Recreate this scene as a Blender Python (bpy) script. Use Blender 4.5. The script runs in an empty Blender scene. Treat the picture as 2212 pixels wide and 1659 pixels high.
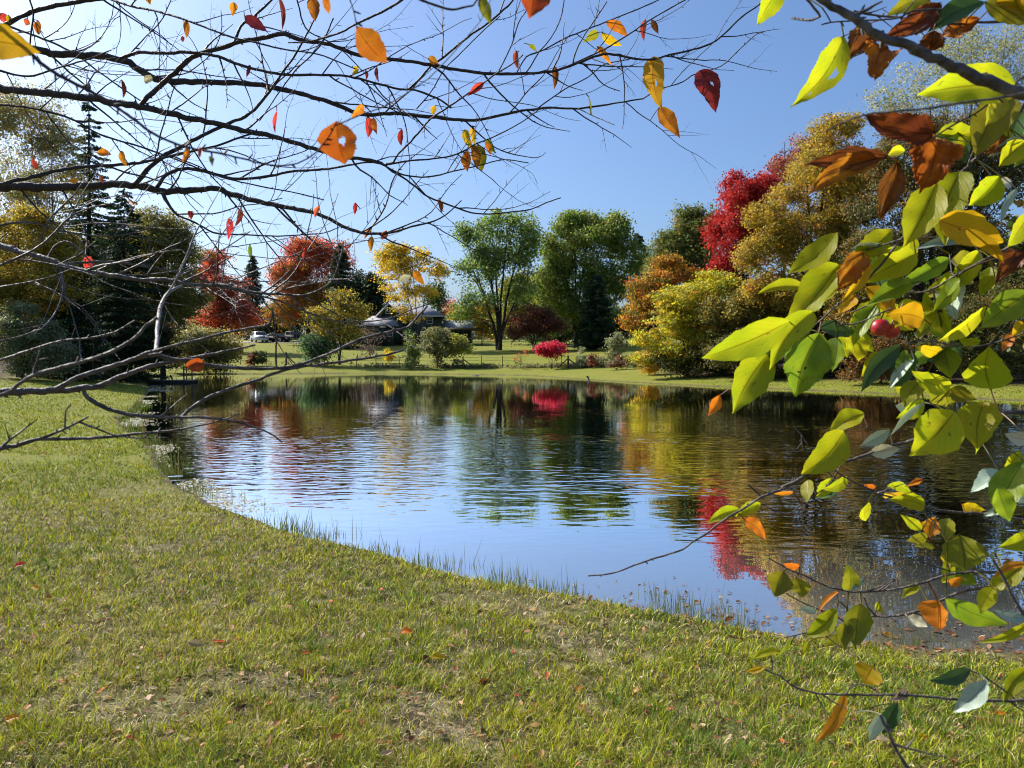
import bpy, math, random
import numpy as np
from mathutils import Vector, Matrix

sc = bpy.context.scene
C = sc.collection
RNG = np.random.default_rng(11)
random.seed(5)

# ------------------------------------------------------------------ camera
FPX, CX, CY, HOR = 1609.0, 1106.0, 829.5, 757.0        # focal length, centre and horizon in picture units (2212 x 1659)
EYE = 2.15
PITCH = math.atan((CY - HOR) / FPX)
cam_d = bpy.data.cameras.new('camera'); cam = bpy.data.objects.new('camera', cam_d); C.objects.link(cam)
cam.location = (0, 0, EYE); cam.rotation_euler = (math.pi / 2 - PITCH, 0, 0)
cam_d.sensor_width = 36; cam_d.lens = FPX / 2212 * 36
cam_d.clip_start = 0.05; cam_d.clip_end = 5000
cam_d.dof.use_dof = True; cam_d.dof.focus_distance = 3.6; cam_d.dof.aperture_fstop = 13
sc.camera = cam

def at(x, y, Y):
    "point at depth Y seen at picture position x, y"
    rx, ry = (x - CX) / FPX, (CY - y) / FPX
    dy = math.cos(PITCH) + ry * math.sin(PITCH); dz = -math.sin(PITCH) + ry * math.cos(PITCH)
    return Vector((rx / dy * Y, Y, EYE + dz / dy * Y))

def row_of(p):
    "picture row of world point p"
    d = Vector(p) - Vector((0, 0, EYE)); c, s = math.cos(PITCH), math.sin(PITCH)
    return CY - FPX * (d.y * s + d.z * c) / (d.y * c - d.z * s)

def on_z(x, y, z):
    p = at(x, y, 1.0); t = (z - EYE) / (p.z - EYE)
    return (p.x * t, t)

# ------------------------------------------------------------------ mesh helpers
def raw(name, V, F, mat, parent=None, col=None, uv=None, smooth=False):
    "V (n,3) world coordinates, F (m,k) faces or list of such arrays; stored relative to the parent's location"
    V = np.asarray(V, dtype=np.float64).reshape(-1, 3)
    if parent is not None: V = V - np.array(parent_loc(parent))
    if not isinstance(F, list): F = [F]
    F = [np.asarray(f, dtype=np.int32) for f in F if len(f)]
    me = bpy.data.meshes.new(name)
    me.vertices.add(len(V)); me.vertices.foreach_set('co', V.astype(np.float32).ravel())
    nl = sum(f.size for f in F); npoly = sum(len(f) for f in F)
    me.loops.add(nl); me.polygons.add(npoly)
    lv = np.concatenate([f.ravel() for f in F]); me.loops.foreach_set('vertex_index', lv)
    tot = np.concatenate([np.full(len(f), f.shape[1], dtype=np.int32) for f in F])
    st = np.concatenate([[0], np.cumsum(tot)[:-1]]).astype(np.int32)
    me.polygons.foreach_set('loop_start', st)
    if smooth: me.polygons.foreach_set('use_smooth', np.ones(npoly, dtype=bool))
    me.update(calc_edges=True); me.validate()
    if col is not None:
        a = me.color_attributes.new('Col', 'FLOAT_COLOR', 'POINT')
        c4 = np.ones((len(V), 4), dtype=np.float32); c4[:, :3] = col
        a.data.foreach_set('color', c4.ravel())
    if uv is not None:
        u = me.uv_layers.new(name='UVMap'); u.data.foreach_set('uv', np.asarray(uv, dtype=np.float32)[lv].ravel())
    me.materials.append(mat)
    o = bpy.data.objects.new(name, me); C.objects.link(o)
    if parent is not None: o.parent = parent
    return o

LOC = {}
def parent_loc(p):
    l = Vector(p.location)
    q = p.parent
    while q is not None: l = l + Vector(q.location); q = q.parent
    return l

def thing(name, label, cat, loc=(0, 0, 0), group=None):
    o = bpy.data.objects.new(name, None); C.objects.link(o); o.location = loc
    o.empty_display_size = 0.2
    return tag(o, label, cat, group)

def tag(o, label=None, cat=None, group=None, kind=None):
    if label: o['label'] = label
    if cat: o['category'] = cat
    if group: o['group'] = group
    if kind: o['kind'] = kind
    return o

class MB:
    "collects boxes, tubes and polygons into one mesh"
    def __init__(s): s.v = []; s.f = {}; s.n = 0
    def add(s, V, F):
        V = np.asarray(V, float).reshape(-1, 3); s.v.append(V)
        for f in F:
            s.f.setdefault(len(f), []).append([i + s.n for i in f])
        s.n += len(V)
    def addarr(s, V, F):
        s.v.append(V); s.f.setdefault(F.shape[1], []).extend((F + s.n).tolist()); s.n += len(V)
    def box(s, x0, y0, z0, x1, y1, z1, M=None):
        V = [(x0,y0,z0),(x1,y0,z0),(x1,y1,z0),(x0,y1,z0),(x0,y0,z1),(x1,y0,z1),(x1,y1,z1),(x0,y1,z1)]
        if M is not None: V = [tuple(M @ Vector(v)) for v in V]
        s.add(V, [(0,3,2,1),(4,5,6,7),(0,1,5,4),(1,2,6,5),(2,3,7,6),(3,0,4,7)])
    def poly(s, P): s.add(P, [tuple(range(len(P)))])
    def prism(s, P, d):
        "closed slab: polygon P extruded along vector d"
        n = len(P); P = [Vector(p) for p in P]; d = Vector(d)
        F = [tuple(range(n))[::-1], tuple(range(n, 2 * n))] + [(i, (i + 1) % n, n + (i + 1) % n, n + i) for i in range(n)]
        s.add([tuple(p) for p in P] + [tuple(p + d) for p in P], F)
    def tube(s, P, R, sides=6, cap=True):
        V, F = tube_arr(np.asarray(P, float), np.asarray(R, float), sides)
        s.addarr(V, F)
    def disc(s, c, axis, r, depth, n=16, r2=None):
        a = Vector(axis).normalized(); c = Vector(c)
        u = a.orthogonal().normalized(); w = a.cross(u); r2 = r if r2 is None else r2
        V = [c + (u * math.cos(2*math.pi*i/n) + w * math.sin(2*math.pi*i/n)) * r for i in range(n)]
        V += [c + a * depth + (u * math.cos(2*math.pi*i/n) + w * math.sin(2*math.pi*i/n)) * r2 for i in range(n)]
        s.add([tuple(v) for v in V], [tuple(range(n))[::-1], tuple(range(n, 2*n))] + [(i, (i+1) % n, n + (i+1) % n, n + i) for i in range(n)])
    def build(s, name, mat, parent=None, smooth=False):
        return raw(name, np.concatenate(s.v), [np.array(f) for f in s.f.values()], mat, parent, smooth=smooth)

def tube_arr(P, R, sides=6):
    n = len(P)
    T = np.gradient(P, axis=0); T /= np.linalg.norm(T, axis=1, keepdims=True) + 1e-12
    ref = np.array([0.13, 0.9, 0.31]) if abs(T[:, 2]).mean() > .8 else np.array([0.05, 0.1, 1.0])
    U = np.cross(T, ref); U /= np.linalg.norm(U, axis=1, keepdims=True) + 1e-12
    W = np.cross(T, U)
    a = np.arange(sides) * 2 * np.pi / sides
    V = P[:, None, :] + R[:, None, None] * (U[:, None, :] * np.cos(a)[None, :, None] + W[:, None, :] * np.sin(a)[None, :, None])
    V = V.reshape(-1, 3)
    i = np.arange(n - 1)[:, None] * sides; k = np.arange(sides)[None, :]; k2 = (k + 1) % sides
    F = np.stack([i + k, i + k2, i + sides + k2, i + sides + k], -1).reshape(-1, 4)
    return V, F

def catmull(P, step):
    "smooth polyline through P resampled at about `step`"
    P = np.asarray(P, float)
    if len(P) < 3:
        n = max(2, int(np.linalg.norm(P[1] - P[0]) / step) + 1)
        t = np.linspace(0, 1, n)[:, None]; return P[0] * (1 - t) + P[1] * t
    Q = np.vstack([2 * P[0] - P[1], P, 2 * P[-1] - P[-2]]); out = []
    for i in range(1, len(Q) - 2):
        p0, p1, p2, p3 = Q[i - 1], Q[i], Q[i + 1], Q[i + 2]
        n = max(1, int(round(np.linalg.norm(p2[:3] - p1[:3]) / step)))
        for t in np.arange(n) / n:
            out.append(0.5 * (2*p1 + (p2-p0)*t + (2*p0-5*p1+4*p2-p3)*t*t + (3*p1-p0-3*p2+p3)*t**3))
    out.append(Q[-2]); return np.array(out)

# ------------------------------------------------------------------ noise
def vnoise(x, y, seed=0):
    x = np.asarray(x, float); y = np.asarray(y, float)
    xi = np.floor(x).astype(np.int64); yi = np.floor(y).astype(np.int64); fx = x - xi; fy = y - yi
    def h(a, b):
        v = np.sin(a * 127.1 + b * 311.7 + seed * 74.7) * 43758.5453
        return v - np.floor(v)
    fx = fx * fx * (3 - 2 * fx); fy = fy * fy * (3 - 2 * fy)
    return (h(xi, yi) * (1-fx) + h(xi+1, yi) * fx) * (1-fy) + (h(xi, yi+1) * (1-fx) + h(xi+1, yi+1) * fx) * fy
def fbm(x, y, seed=0, o=3):
    s = 0; a = .5
    for k in range(o): s = s + a * vnoise(x * 2**k, y * 2**k, seed + k * 9); a *= .5
    return s

# ------------------------------------------------------------------ terrain
SHORE_PX = [(2212,1412),(2040,1404),(1852,1394),(1720,1384),(1626,1370),(1540,1352),(1475,1338),(1400,1322),(1320,1305),(1200,1282),(1120,1270),(1050,1258),
  (930,1232),(850,1205),(750,1182),(640,1156),(540,1122),(480,1097),(420,1070),(378,1045),(352,1018),(340,992),(325,968),(285,940),
  (262,920),(256,904),(284,888),(304,870),(318,850),(322,838),(320,826),(345,815),(440,809),(600,808),(800,807),(1000,809),(1150,812),(1300,822),
  (1500,833),(1700,841),(1900,850),(2212,866)]
_sp = [on_z(x, y, 0.0) for x, y in SHORE_PX] + [(27, 27), (31, 22), (30, 15), (24, 9), (15, 6.0), (8, 5.4)]
SHORE = catmull(np.array(_sp + [_sp[0]]), 0.5)[:-1]
SHORE[:, 0] += 0; 
def shore_dist(x, y):
    "signed distance to the waterline: positive on land"
    x = np.asarray(x, float).ravel(); y = np.asarray(y, float).ravel()
    A = SHORE; B = np.roll(SHORE, -1, axis=0); D = B - A; L2 = (D ** 2).sum(1) + 1e-12
    out = np.empty(len(x))
    for s in range(0, len(x), 15000):
        px = x[s:s+15000, None]; py = y[s:s+15000, None]
        t = np.clip(((px - A[:, 0]) * D[:, 0] + (py - A[:, 1]) * D[:, 1]) / L2, 0, 1)
        d = np.sqrt(((px - A[:, 0] - t * D[:, 0]) ** 2 + (py - A[:, 1] - t * D[:, 1]) ** 2).min(1))
        cross = ((A[:, 1] > py) != (B[:, 1] > py)) & (px < (B[:, 0] - A[:, 0]) * (py - A[:, 1]) / (B[:, 1] - A[:, 1] + 1e-12) + A[:, 0])
        out[s:s+15000] = np.where(cross.sum(1) % 2 == 1, -d, d)
    r = np.sqrt(x * x + y * y)
    amp = np.clip(r / 60, .03, .3)
    return out + amp * (fbm(x * 1.3, y * 1.3, 3) - .45) + .05 * (vnoise(x * 7, y * 7, 8) - .5)
def ground_h(x, y, sd=None):
    x = np.asarray(x, float).ravel(); y = np.asarray(y, float).ravel()
    if sd is None: sd = shore_dist(x, y)
    s = np.maximum(sd, 0)
    land = 5.5 * (1 - np.exp(-.092 * s / 5.5)) + .05 * (1 - np.exp(-s / .12)) + np.minimum(s, 1) * (.05 * (fbm(x * .9, y * .9, 21) - .45) + .5 * np.clip(s / 40, 0, 1) * (fbm(x * .05, y * .05, 5) - .45))
    w = np.maximum(-sd, 0)
    bed = -1.3 * (1 - np.exp(-.13 * w / 1.3)) + .02 * (fbm(x * 2, y * 2, 31) - .5) * np.minimum(w, 1)
    return np.where(sd > 0, land, bed)
def gz(x, y): return float(ground_h([x], [y])[0])
def gpt(x, Y):
    "ground point below picture column x at depth Y"
    X = (x - CX) / FPX * Y
    return Vector((X, Y, gz(X, Y)))
# ------------------------------------------------------------------ materials
def new_mat(name):
    m = bpy.data.materials.new(name); m.use_nodes = True; m.node_tree.nodes.clear()
    return m, m.node_tree.nodes, m.node_tree.links
def N(ns, t, **kw):
    n = ns.new(t)
    for k, v in kw.items():
        if k in ('operation', 'blend_type', 'data_type', 'attribute_name', 'uv_map', 'noise_dimensions', 'feature', 'wave_type', 'bands_direction'): setattr(n, k, v)
        else: n.inputs[k].default_value = v
    return n
def ramp(ns, stops):
    r = ns.new('ShaderNodeValToRGB'); e = r.color_ramp.elements
    while len(e) > 1: e.remove(e[-1])
    e[0].position = stops[0][0]; e[0].color = (*stops[0][1], 1)
    for p, c in stops[1:]:
        x = e.new(p); x.color = (*c, 1)
    return r

def plain(name, c1, c2=None, rough=.7, scale=4.0, bump=0.0, metal=0.0, spec=.5, stretch=None, coat=0):
    m, ns, ln = new_mat(name)
    out = N(ns, 'ShaderNodeOutputMaterial'); p = N(ns, 'ShaderNodeBsdfPrincipled', Roughness=rough, Metallic=metal)
    p.inputs['Specular IOR Level'].default_value = spec
    if coat: p.inputs['Coat Weight'].default_value = coat
    ln.new(p.outputs[0], out.inputs[0])
    tc = N(ns, 'ShaderNodeTexCoord'); mp = N(ns, 'ShaderNodeMapping')
    ln.new(tc.outputs['Object'], mp.inputs[0])
    if stretch: mp.inputs['Scale'].default_value = stretch
    nz = N(ns, 'ShaderNodeTexNoise', Scale=scale, Detail=5.0); ln.new(mp.outputs[0], nz.inputs['Vector'])
    r = ramp(ns, [(.3, c1), (.7, c2 or c1)]); ln.new(nz.outputs['Fac'], r.inputs[0]); ln.new(r.outputs[0], p.inputs['Base Color'])
    if bump:
        b = N(ns, 'ShaderNodeBump', Strength=bump, Distance=.02); ln.new(nz.outputs['Fac'], b.inputs['Height']); ln.new(b.outputs[0], p.inputs['Normal'])
    return m

def foliage_mat(name, trans=.35, rough=.55, gain=1.0, spec=.35):
    m, ns, ln = new_mat(name)
    out = N(ns, 'ShaderNodeOutputMaterial'); at_ = N(ns, 'ShaderNodeAttribute', attribute_name='Col')
    p = N(ns, 'ShaderNodeBsdfPrincipled', Roughness=rough); p.inputs['Specular IOR Level'].default_value = spec
    t = N(ns, 'ShaderNodeBsdfTranslucent'); mx = N(ns, 'ShaderNodeMixShader', Fac=trans)
    ln.new(at_.outputs['Color'], p.inputs['Base Color'])
    g = N(ns, 'ShaderNodeMix', data_type='RGBA', blend_type='MULTIPLY'); g.inputs[0].default_value = 1
    ln.new(at_.outputs['Color'], g.inputs[6]); g.inputs[7].default_value = (1.15 * gain, 1.1 * gain, .75 * gain, 1)
    ln.new(g.outputs[2], t.inputs[0])
    ln.new(p.outputs[0], mx.inputs[1]); ln.new(t.outputs[0], mx.inputs[2]); ln.new(mx.outputs[0], out.inputs[0])
    return m

M = {}
M['foliage'] = foliage_mat('tree_foliage', .46, gain=1.25)
M['needles'] = foliage_mat('needle_foliage', .25, .6, spec=.25)
M['grass'] = foliage_mat('grass_blades', .28, .6, spec=.15)
M['litter'] = foliage_mat('leaf_litter', .2, .6, spec=.3)
M['bark'] = plain('dark_bark', (.022, .018, .015), (.055, .045, .036), .85, 9, .6, stretch=(1, 1, .25), spec=.2)
M['bark_grey'] = plain('grey_bark', (.10, .09, .078), (.2, .185, .165), .85, 9, .6, stretch=(1, 1, .25), spec=.2)
M['twig'] = plain('twig_bark', (.018, .013, .014), (.052, .040, .038), .62, 60, .5, spec=.35)
M['twig_sunlit'] = plain('sunlit_twig_bark', (.13, .11, .10), (.30, .265, .24), .6, 55, .5, spec=.4)  # twig bark made pale, sunlight on one branch put into its colour
M['twig_red'] = plain('reddish_petiole', (.20, .06, .055), (.34, .16, .12), .5, 40, .1)
M['apple_and_sunlit_bark'] = plain('apple_and_sunlit_bark', (.03, .024, .023), (.14, .115, .105), .6, 70, .6, spec=.4)  # crab apple bark, also used as sunlit tone on the left tree's lower limbs

def leafmat(name, base, alt, spot, trans=.5, tr_gain=1.25, spots=.5, rough=.42, alt_amt=.55):
    "close leaf: colour patches, darker veins and midrib, brown spots; thin and translucent"
    m, ns, ln = new_mat(name)
    out = N(ns, 'ShaderNodeOutputMaterial')
    uv = N(ns, 'ShaderNodeUVMap', uv_map='UVMap'); oi = N(ns, 'ShaderNodeObjectInfo')
    sep = N(ns, 'ShaderNodeSeparateXYZ'); ln.new(uv.outputs[0], sep.inputs[0])
    add = N(ns, 'ShaderNodeVectorMath', operation='ADD'); ln.new(uv.outputs[0], add.inputs[0])
    rnd = N(ns, 'ShaderNodeVectorMath', operation='SCALE'); rnd.inputs['Scale'].default_value = 1
    cmb = N(ns, 'ShaderNodeCombineXYZ')
    mr = N(ns, 'ShaderNodeMath', operation='MULTIPLY'); ln.new(oi.outputs['Random'], mr.inputs[0]); mr.inputs[1].default_value = 37.0
    ln.new(mr.outputs[0], cmb.inputs[0]); ln.new(mr.outputs[0], cmb.inputs[2]); ln.new(cmb.outputs[0], add.inputs[1])
    n1 = N(ns, 'ShaderNodeTexNoise', Scale=2.2, Detail=3.0); ln.new(add.outputs[0], n1.inputs['Vector'])
    r1 = ramp(ns, [(.42, (0, 0, 0)), (.66, (alt_amt,) * 3)]); ln.new(n1.outputs['Fac'], r1.inputs[0])
    c1 = N(ns, 'ShaderNodeMix', data_type='RGBA'); c1.inputs[6].default_value = (*base, 1); c1.inputs[7].default_value = (*alt, 1)
    ln.new(r1.outputs[0], c1.inputs[0])
    # hue shift of the whole leaf
    hs = N(ns, 'ShaderNodeHueSaturation'); hm = N(ns, 'ShaderNodeMapRange'); ln.new(oi.outputs['Random'], hm.inputs[0])
    hm.inputs[3].default_value = .485; hm.inputs[4].default_value = .512; ln.new(hm.outputs[0], hs.inputs['Hue']); ln.new(c1.outputs[2], hs.inputs['Color'])
    vm = N(ns, 'ShaderNodeMapRange'); mf = N(ns, 'ShaderNodeMath', operation='FRACT'); ln.new(mr.outputs[0], mf.inputs[0]); ln.new(mf.outputs[0], vm.inputs[0])
    vm.inputs[3].default_value = .78; vm.inputs[4].default_value = 1.15; ln.new(vm.outputs[0], hs.inputs['Value'])
    # veins
    au = N(ns, 'ShaderNodeMath', operation='SUBTRACT'); ln.new(sep.outputs[0], au.inputs[0]); au.inputs[1].default_value = .5
    ab = N(ns, 'ShaderNodeMath', operation='ABSOLUTE'); ln.new(au.outputs[0], ab.inputs[0])
    rib = N(ns, 'ShaderNodeMapRange'); ln.new(ab.outputs[0], rib.inputs[0]); rib.inputs[1].default_value = .012; rib.inputs[2].default_value = .028; rib.inputs[3].default_value = 1; rib.inputs[4].default_value = 0
    vv = N(ns, 'ShaderNodeMath', operation='MULTIPLY_ADD'); ln.new(ab.outputs[0], vv.inputs[0]); vv.inputs[1].default_value = -.75; ln.new(sep.outputs[1], vv.inputs[2])
    vs = N(ns, 'ShaderNodeMath', operation='MULTIPLY'); ln.new(vv.outputs[0], vs.inputs[0]); vs.inputs[1].default_value = 8.5
    vf = N(ns, 'ShaderNodeMath', operation='FRACT'); ln.new(vs.outputs[0], vf.inputs[0])
    v2 = N(ns, 'ShaderNodeMath', operation='SUBTRACT'); ln.new(vf.outputs[0], v2.inputs[0]); v2.inputs[1].default_value = .5
    v3 = N(ns, 'ShaderNodeMath', operation='ABSOLUTE'); ln.new(v2.outputs[0], v3.inputs[0])
    vein = N(ns, 'ShaderNodeMapRange'); ln.new(v3.outputs[0], vein.inputs[0]); vein.inputs[1].default_value = .0; vein.inputs[2].default_value = .10; vein.inputs[3].default_value = .30; vein.inputs[4].default_value = 0
    mx = N(ns, 'ShaderNodeMath', operation='MAXIMUM'); ln.new(rib.outputs[0], mx.inputs[0]); ln.new(vein.outputs[0], mx.inputs[1])
    dk = N(ns, 'ShaderNodeMix', data_type='RGBA', blend_type='MULTIPLY'); ln.new(hs.outputs[0], dk.inputs[6]); dk.inputs[7].default_value = (.5, .38, .3, 1)
    md = N(ns, 'ShaderNodeMath', operation='MULTIPLY'); ln.new(mx.outputs[0], md.inputs[0]); md.inputs[1].default_value = .85; ln.new(md.outputs[0], dk.inputs[0])
    # brown spots and blotches
    n2 = N(ns, 'ShaderNodeTexNoise', Scale=7.0, Detail=4.0, Roughness=.65); ln.new(add.outputs[0], n2.inputs['Vector'])
    r2 = ramp(ns, [(.62, (0, 0, 0)), (.72, (spots,) * 3)]); ln.new(n2.outputs['Fac'], r2.inputs[0])
    sp = N(ns, 'ShaderNodeMix', data_type='RGBA'); ln.new(dk.outputs[2], sp.inputs[6]); sp.inputs[7].default_value = (*spot, 1); ln.new(r2.outputs[0], sp.inputs[0])
    p = N(ns, 'ShaderNodeBsdfPrincipled', Roughness=rough); p.inputs['Specular IOR Level'].default_value = .3
    ln.new(sp.outputs[2], p.inputs['Base Color'])
    t = N(ns, 'ShaderNodeBsdfTranslucent')
    g = N(ns, 'ShaderNodeMix', data_type='RGBA', blend_type='MULTIPLY'); g.inputs[0].default_value = 1; ln.new(sp.outputs[2], g.inputs[6]); g.inputs[7].default_value = (tr_gain, tr_gain, tr_gain * .8, 1)
    ln.new(g.outputs[2], t.inputs[0])
    b = N(ns, 'ShaderNodeBump', Strength=.35, Distance=.002); ln.new(mx.outputs[0], b.inputs['Height']); ln.new(b.outputs[0], p.inputs['Normal'])
    ms = N(ns, 'ShaderNodeMixShader', Fac=trans); ln.new(p.outputs[0], ms.inputs[1]); ln.new(t.outputs[0], ms.inputs[2]); ln.new(ms.outputs[0], out.inputs[0])
    return m
BR = (.13, .05, .02)
LM = {
 'yg': leafmat('yellow_green_leaf', (.31, .35, .010), (.42, .36, .012), BR, .64, 1.5, .9),
 'gr': leafmat('green_leaf', (.17, .26, .02), (.36, .42, .015), BR, .52, 1.3),
 'dg': leafmat('dark_green_leaf', (.05, .11, .035), (.09, .16, .04), BR, .3, 1.1),
 'ol': leafmat('olive_leaf', (.23, .23, .015), (.34, .30, .02), BR, .5, 1.2),
 'ye': leafmat('yellow_leaf', (.55, .33, .010), (.45, .38, .012), (.4, .14, .02), .58, 1.35),
 'or': leafmat('orange_leaf', (.62, .20, .015), (.64, .30, .02), (.35, .08, .02), .55, 1.3),
 'ro': leafmat('rust_orange_leaf', (.50, .115, .015), (.55, .19, .02), (.16, .03, .02), .5, 1.1, .7),
 'go': leafmat('old_gold_leaf', (.50, .25, .015), (.46, .30, .02), (.35, .06, .02), .5, 1.1),
 'ob': leafmat('orange_brown_leaf', (.33, .105, .014), (.52, .21, .018), (.08, .025, .012), .5, 1.1, .8, alt_amt=.9),
 'br': leafmat('brown_leaf', (.15, .045, .014), (.36, .115, .018), (.05, .018, .012), .42, 1.0, .85, alt_amt=.8),
 'rd': leafmat('red_leaf', (.60, .07, .045), (.66, .14, .05), (.2, .03, .03), .5, 1.2),
 'dr': leafmat('dark_red_leaf', (.26, .035, .03), (.36, .06, .035), (.1, .02, .02), .4, 1.1),
 'pl': leafmat('glossy_sheen_leaf', (.36, .46, .36), (.42, .50, .40), (.3, .3, .2), .15, 1.0, .25, .3),  # gloss on leaf tops painted in as a pale colour
 'cr': leafmat('cream_leaf', (.60, .56, .40), (.62, .54, .38), (.4, .3, .2), .25, 1.0, .3),
 'tn': leafmat('tan_leaf', (.42, .30, .19), (.5, .38, .26), (.2, .1, .06), .3, 1.0, .5),
}

# ground -------------------------------------------------------------
def ground_material():
    m, ns, ln = new_mat('lawn_and_soil')
    out = N(ns, 'ShaderNodeOutputMaterial'); p = N(ns, 'ShaderNodeBsdfPrincipled', Roughness=.9); p.inputs['Specular IOR Level'].default_value = .15
    geo = N(ns, 'ShaderNodeTexCoord')
    za = N(ns, 'ShaderNodeAttribute', attribute_name='Col'); zs = N(ns, 'ShaderNodeSeparateColor'); ln.new(za.outputs['Color'], zs.inputs[0])
    def noise(s, d=4.0, r=.55):
        n = N(ns, 'ShaderNodeTexNoise', Scale=s, Detail=d, Roughness=r); ln.new(geo.outputs['Object'], n.inputs['Vector']); return n
    a = noise(38, 4, .7); b = noise(.45, 4); c = noise(6.0, 4)
    lush = ramp(ns, [(.30, (.075, .105, .012)), (.5, (.16, .18, .018)), (.72, (.25, .245, .04))]); ln.new(a.outputs['Fac'], lush.inputs[0])
    dry = ramp(ns, [(.30, (.12, .125, .02)), (.55, (.21, .205, .035)), (.75, (.32, .29, .09))]); ln.new(a.outputs['Fac'], dry.inputs[0])
    bm = ramp(ns, [(.40, (0, 0, 0)), (.62, (1, 1, 1))]); ln.new(b.outputs['Fac'], bm.inputs[0])
    g = N(ns, 'ShaderNodeMix', data_type='RGBA'); ln.new(bm.outputs[0], g.inputs[0]); ln.new(lush.outputs[0], g.inputs[6]); ln.new(dry.outputs[0], g.inputs[7])
    # bare thatch under the close blades (Col.b = 1 near the camera side lawn)
    fs = noise(70, 5, .75); cm = N(ns, 'ShaderNodeMath', operation='MULTIPLY_ADD'); ln.new(c.outputs['Fac'], cm.inputs[0]); cm.inputs[1].default_value = .6; cm2 = N(ns, 'ShaderNodeMath', operation='MULTIPLY'); ln.new(fs.outputs['Fac'], cm2.inputs[0]); cm2.inputs[1].default_value = .6; ln.new(cm2.outputs[0], cm.inputs[2])
    soil = ramp(ns, [(.44, (.022, .018, .009)), (.58, (.085, .068, .034)), (.68, (.22, .18, .10)), (.78, (.42, .36, .24))]); ln.new(cm.outputs[0], soil.inputs[0])
    g1 = N(ns, 'ShaderNodeMix', data_type='RGBA'); ln.new(zs.outputs[2], g1.inputs[0]); ln.new(g.outputs[2], g1.inputs[6]); ln.new(soil.outputs[0], g1.inputs[7])
    # woodland floor (Col.r)
    w = noise(3.5, 5, .7); wood = ramp(ns, [(.35, (.02, .016, .01)), (.6, (.07, .045, .02)), (.75, (.16, .10, .04))]); ln.new(w.outputs['Fac'], wood.inputs[0])
    g2 = N(ns, 'ShaderNodeMix', data_type='RGBA'); ln.new(zs.outputs[0], g2.inputs[0]); ln.new(g1.outputs[2], g2.inputs[6]); ln.new(wood.outputs[0], g2.inputs[7])
    # pond bed (Col.g)
    v = noise(5, 6, .75); bed = ramp(ns, [(.3, (.035, .03, .015)), (.55, (.10, .08, .042)), (.72, (.24, .19, .11))]); ln.new(v.outputs['Fac'], bed.inputs[0])
    g3 = N(ns, 'ShaderNodeMix', data_type='RGBA'); ln.new(zs.outputs[1], g3.inputs[0]); ln.new(g2.outputs[2], g3.inputs[6]); ln.new(bed.outputs[0], g3.inputs[7])
    ln.new(g3.outputs[2], p.inputs['Base Color'])
    bp = N(ns, 'ShaderNodeBump', Strength=.7, Distance=.04); ln.new(a.outputs['Fac'], bp.inputs['Height']); ln.new(bp.outputs[0], p.inputs['Normal'])
    ln.new(p.outputs[0], out.inputs[0]); return m
M['ground'] = ground_material()

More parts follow.
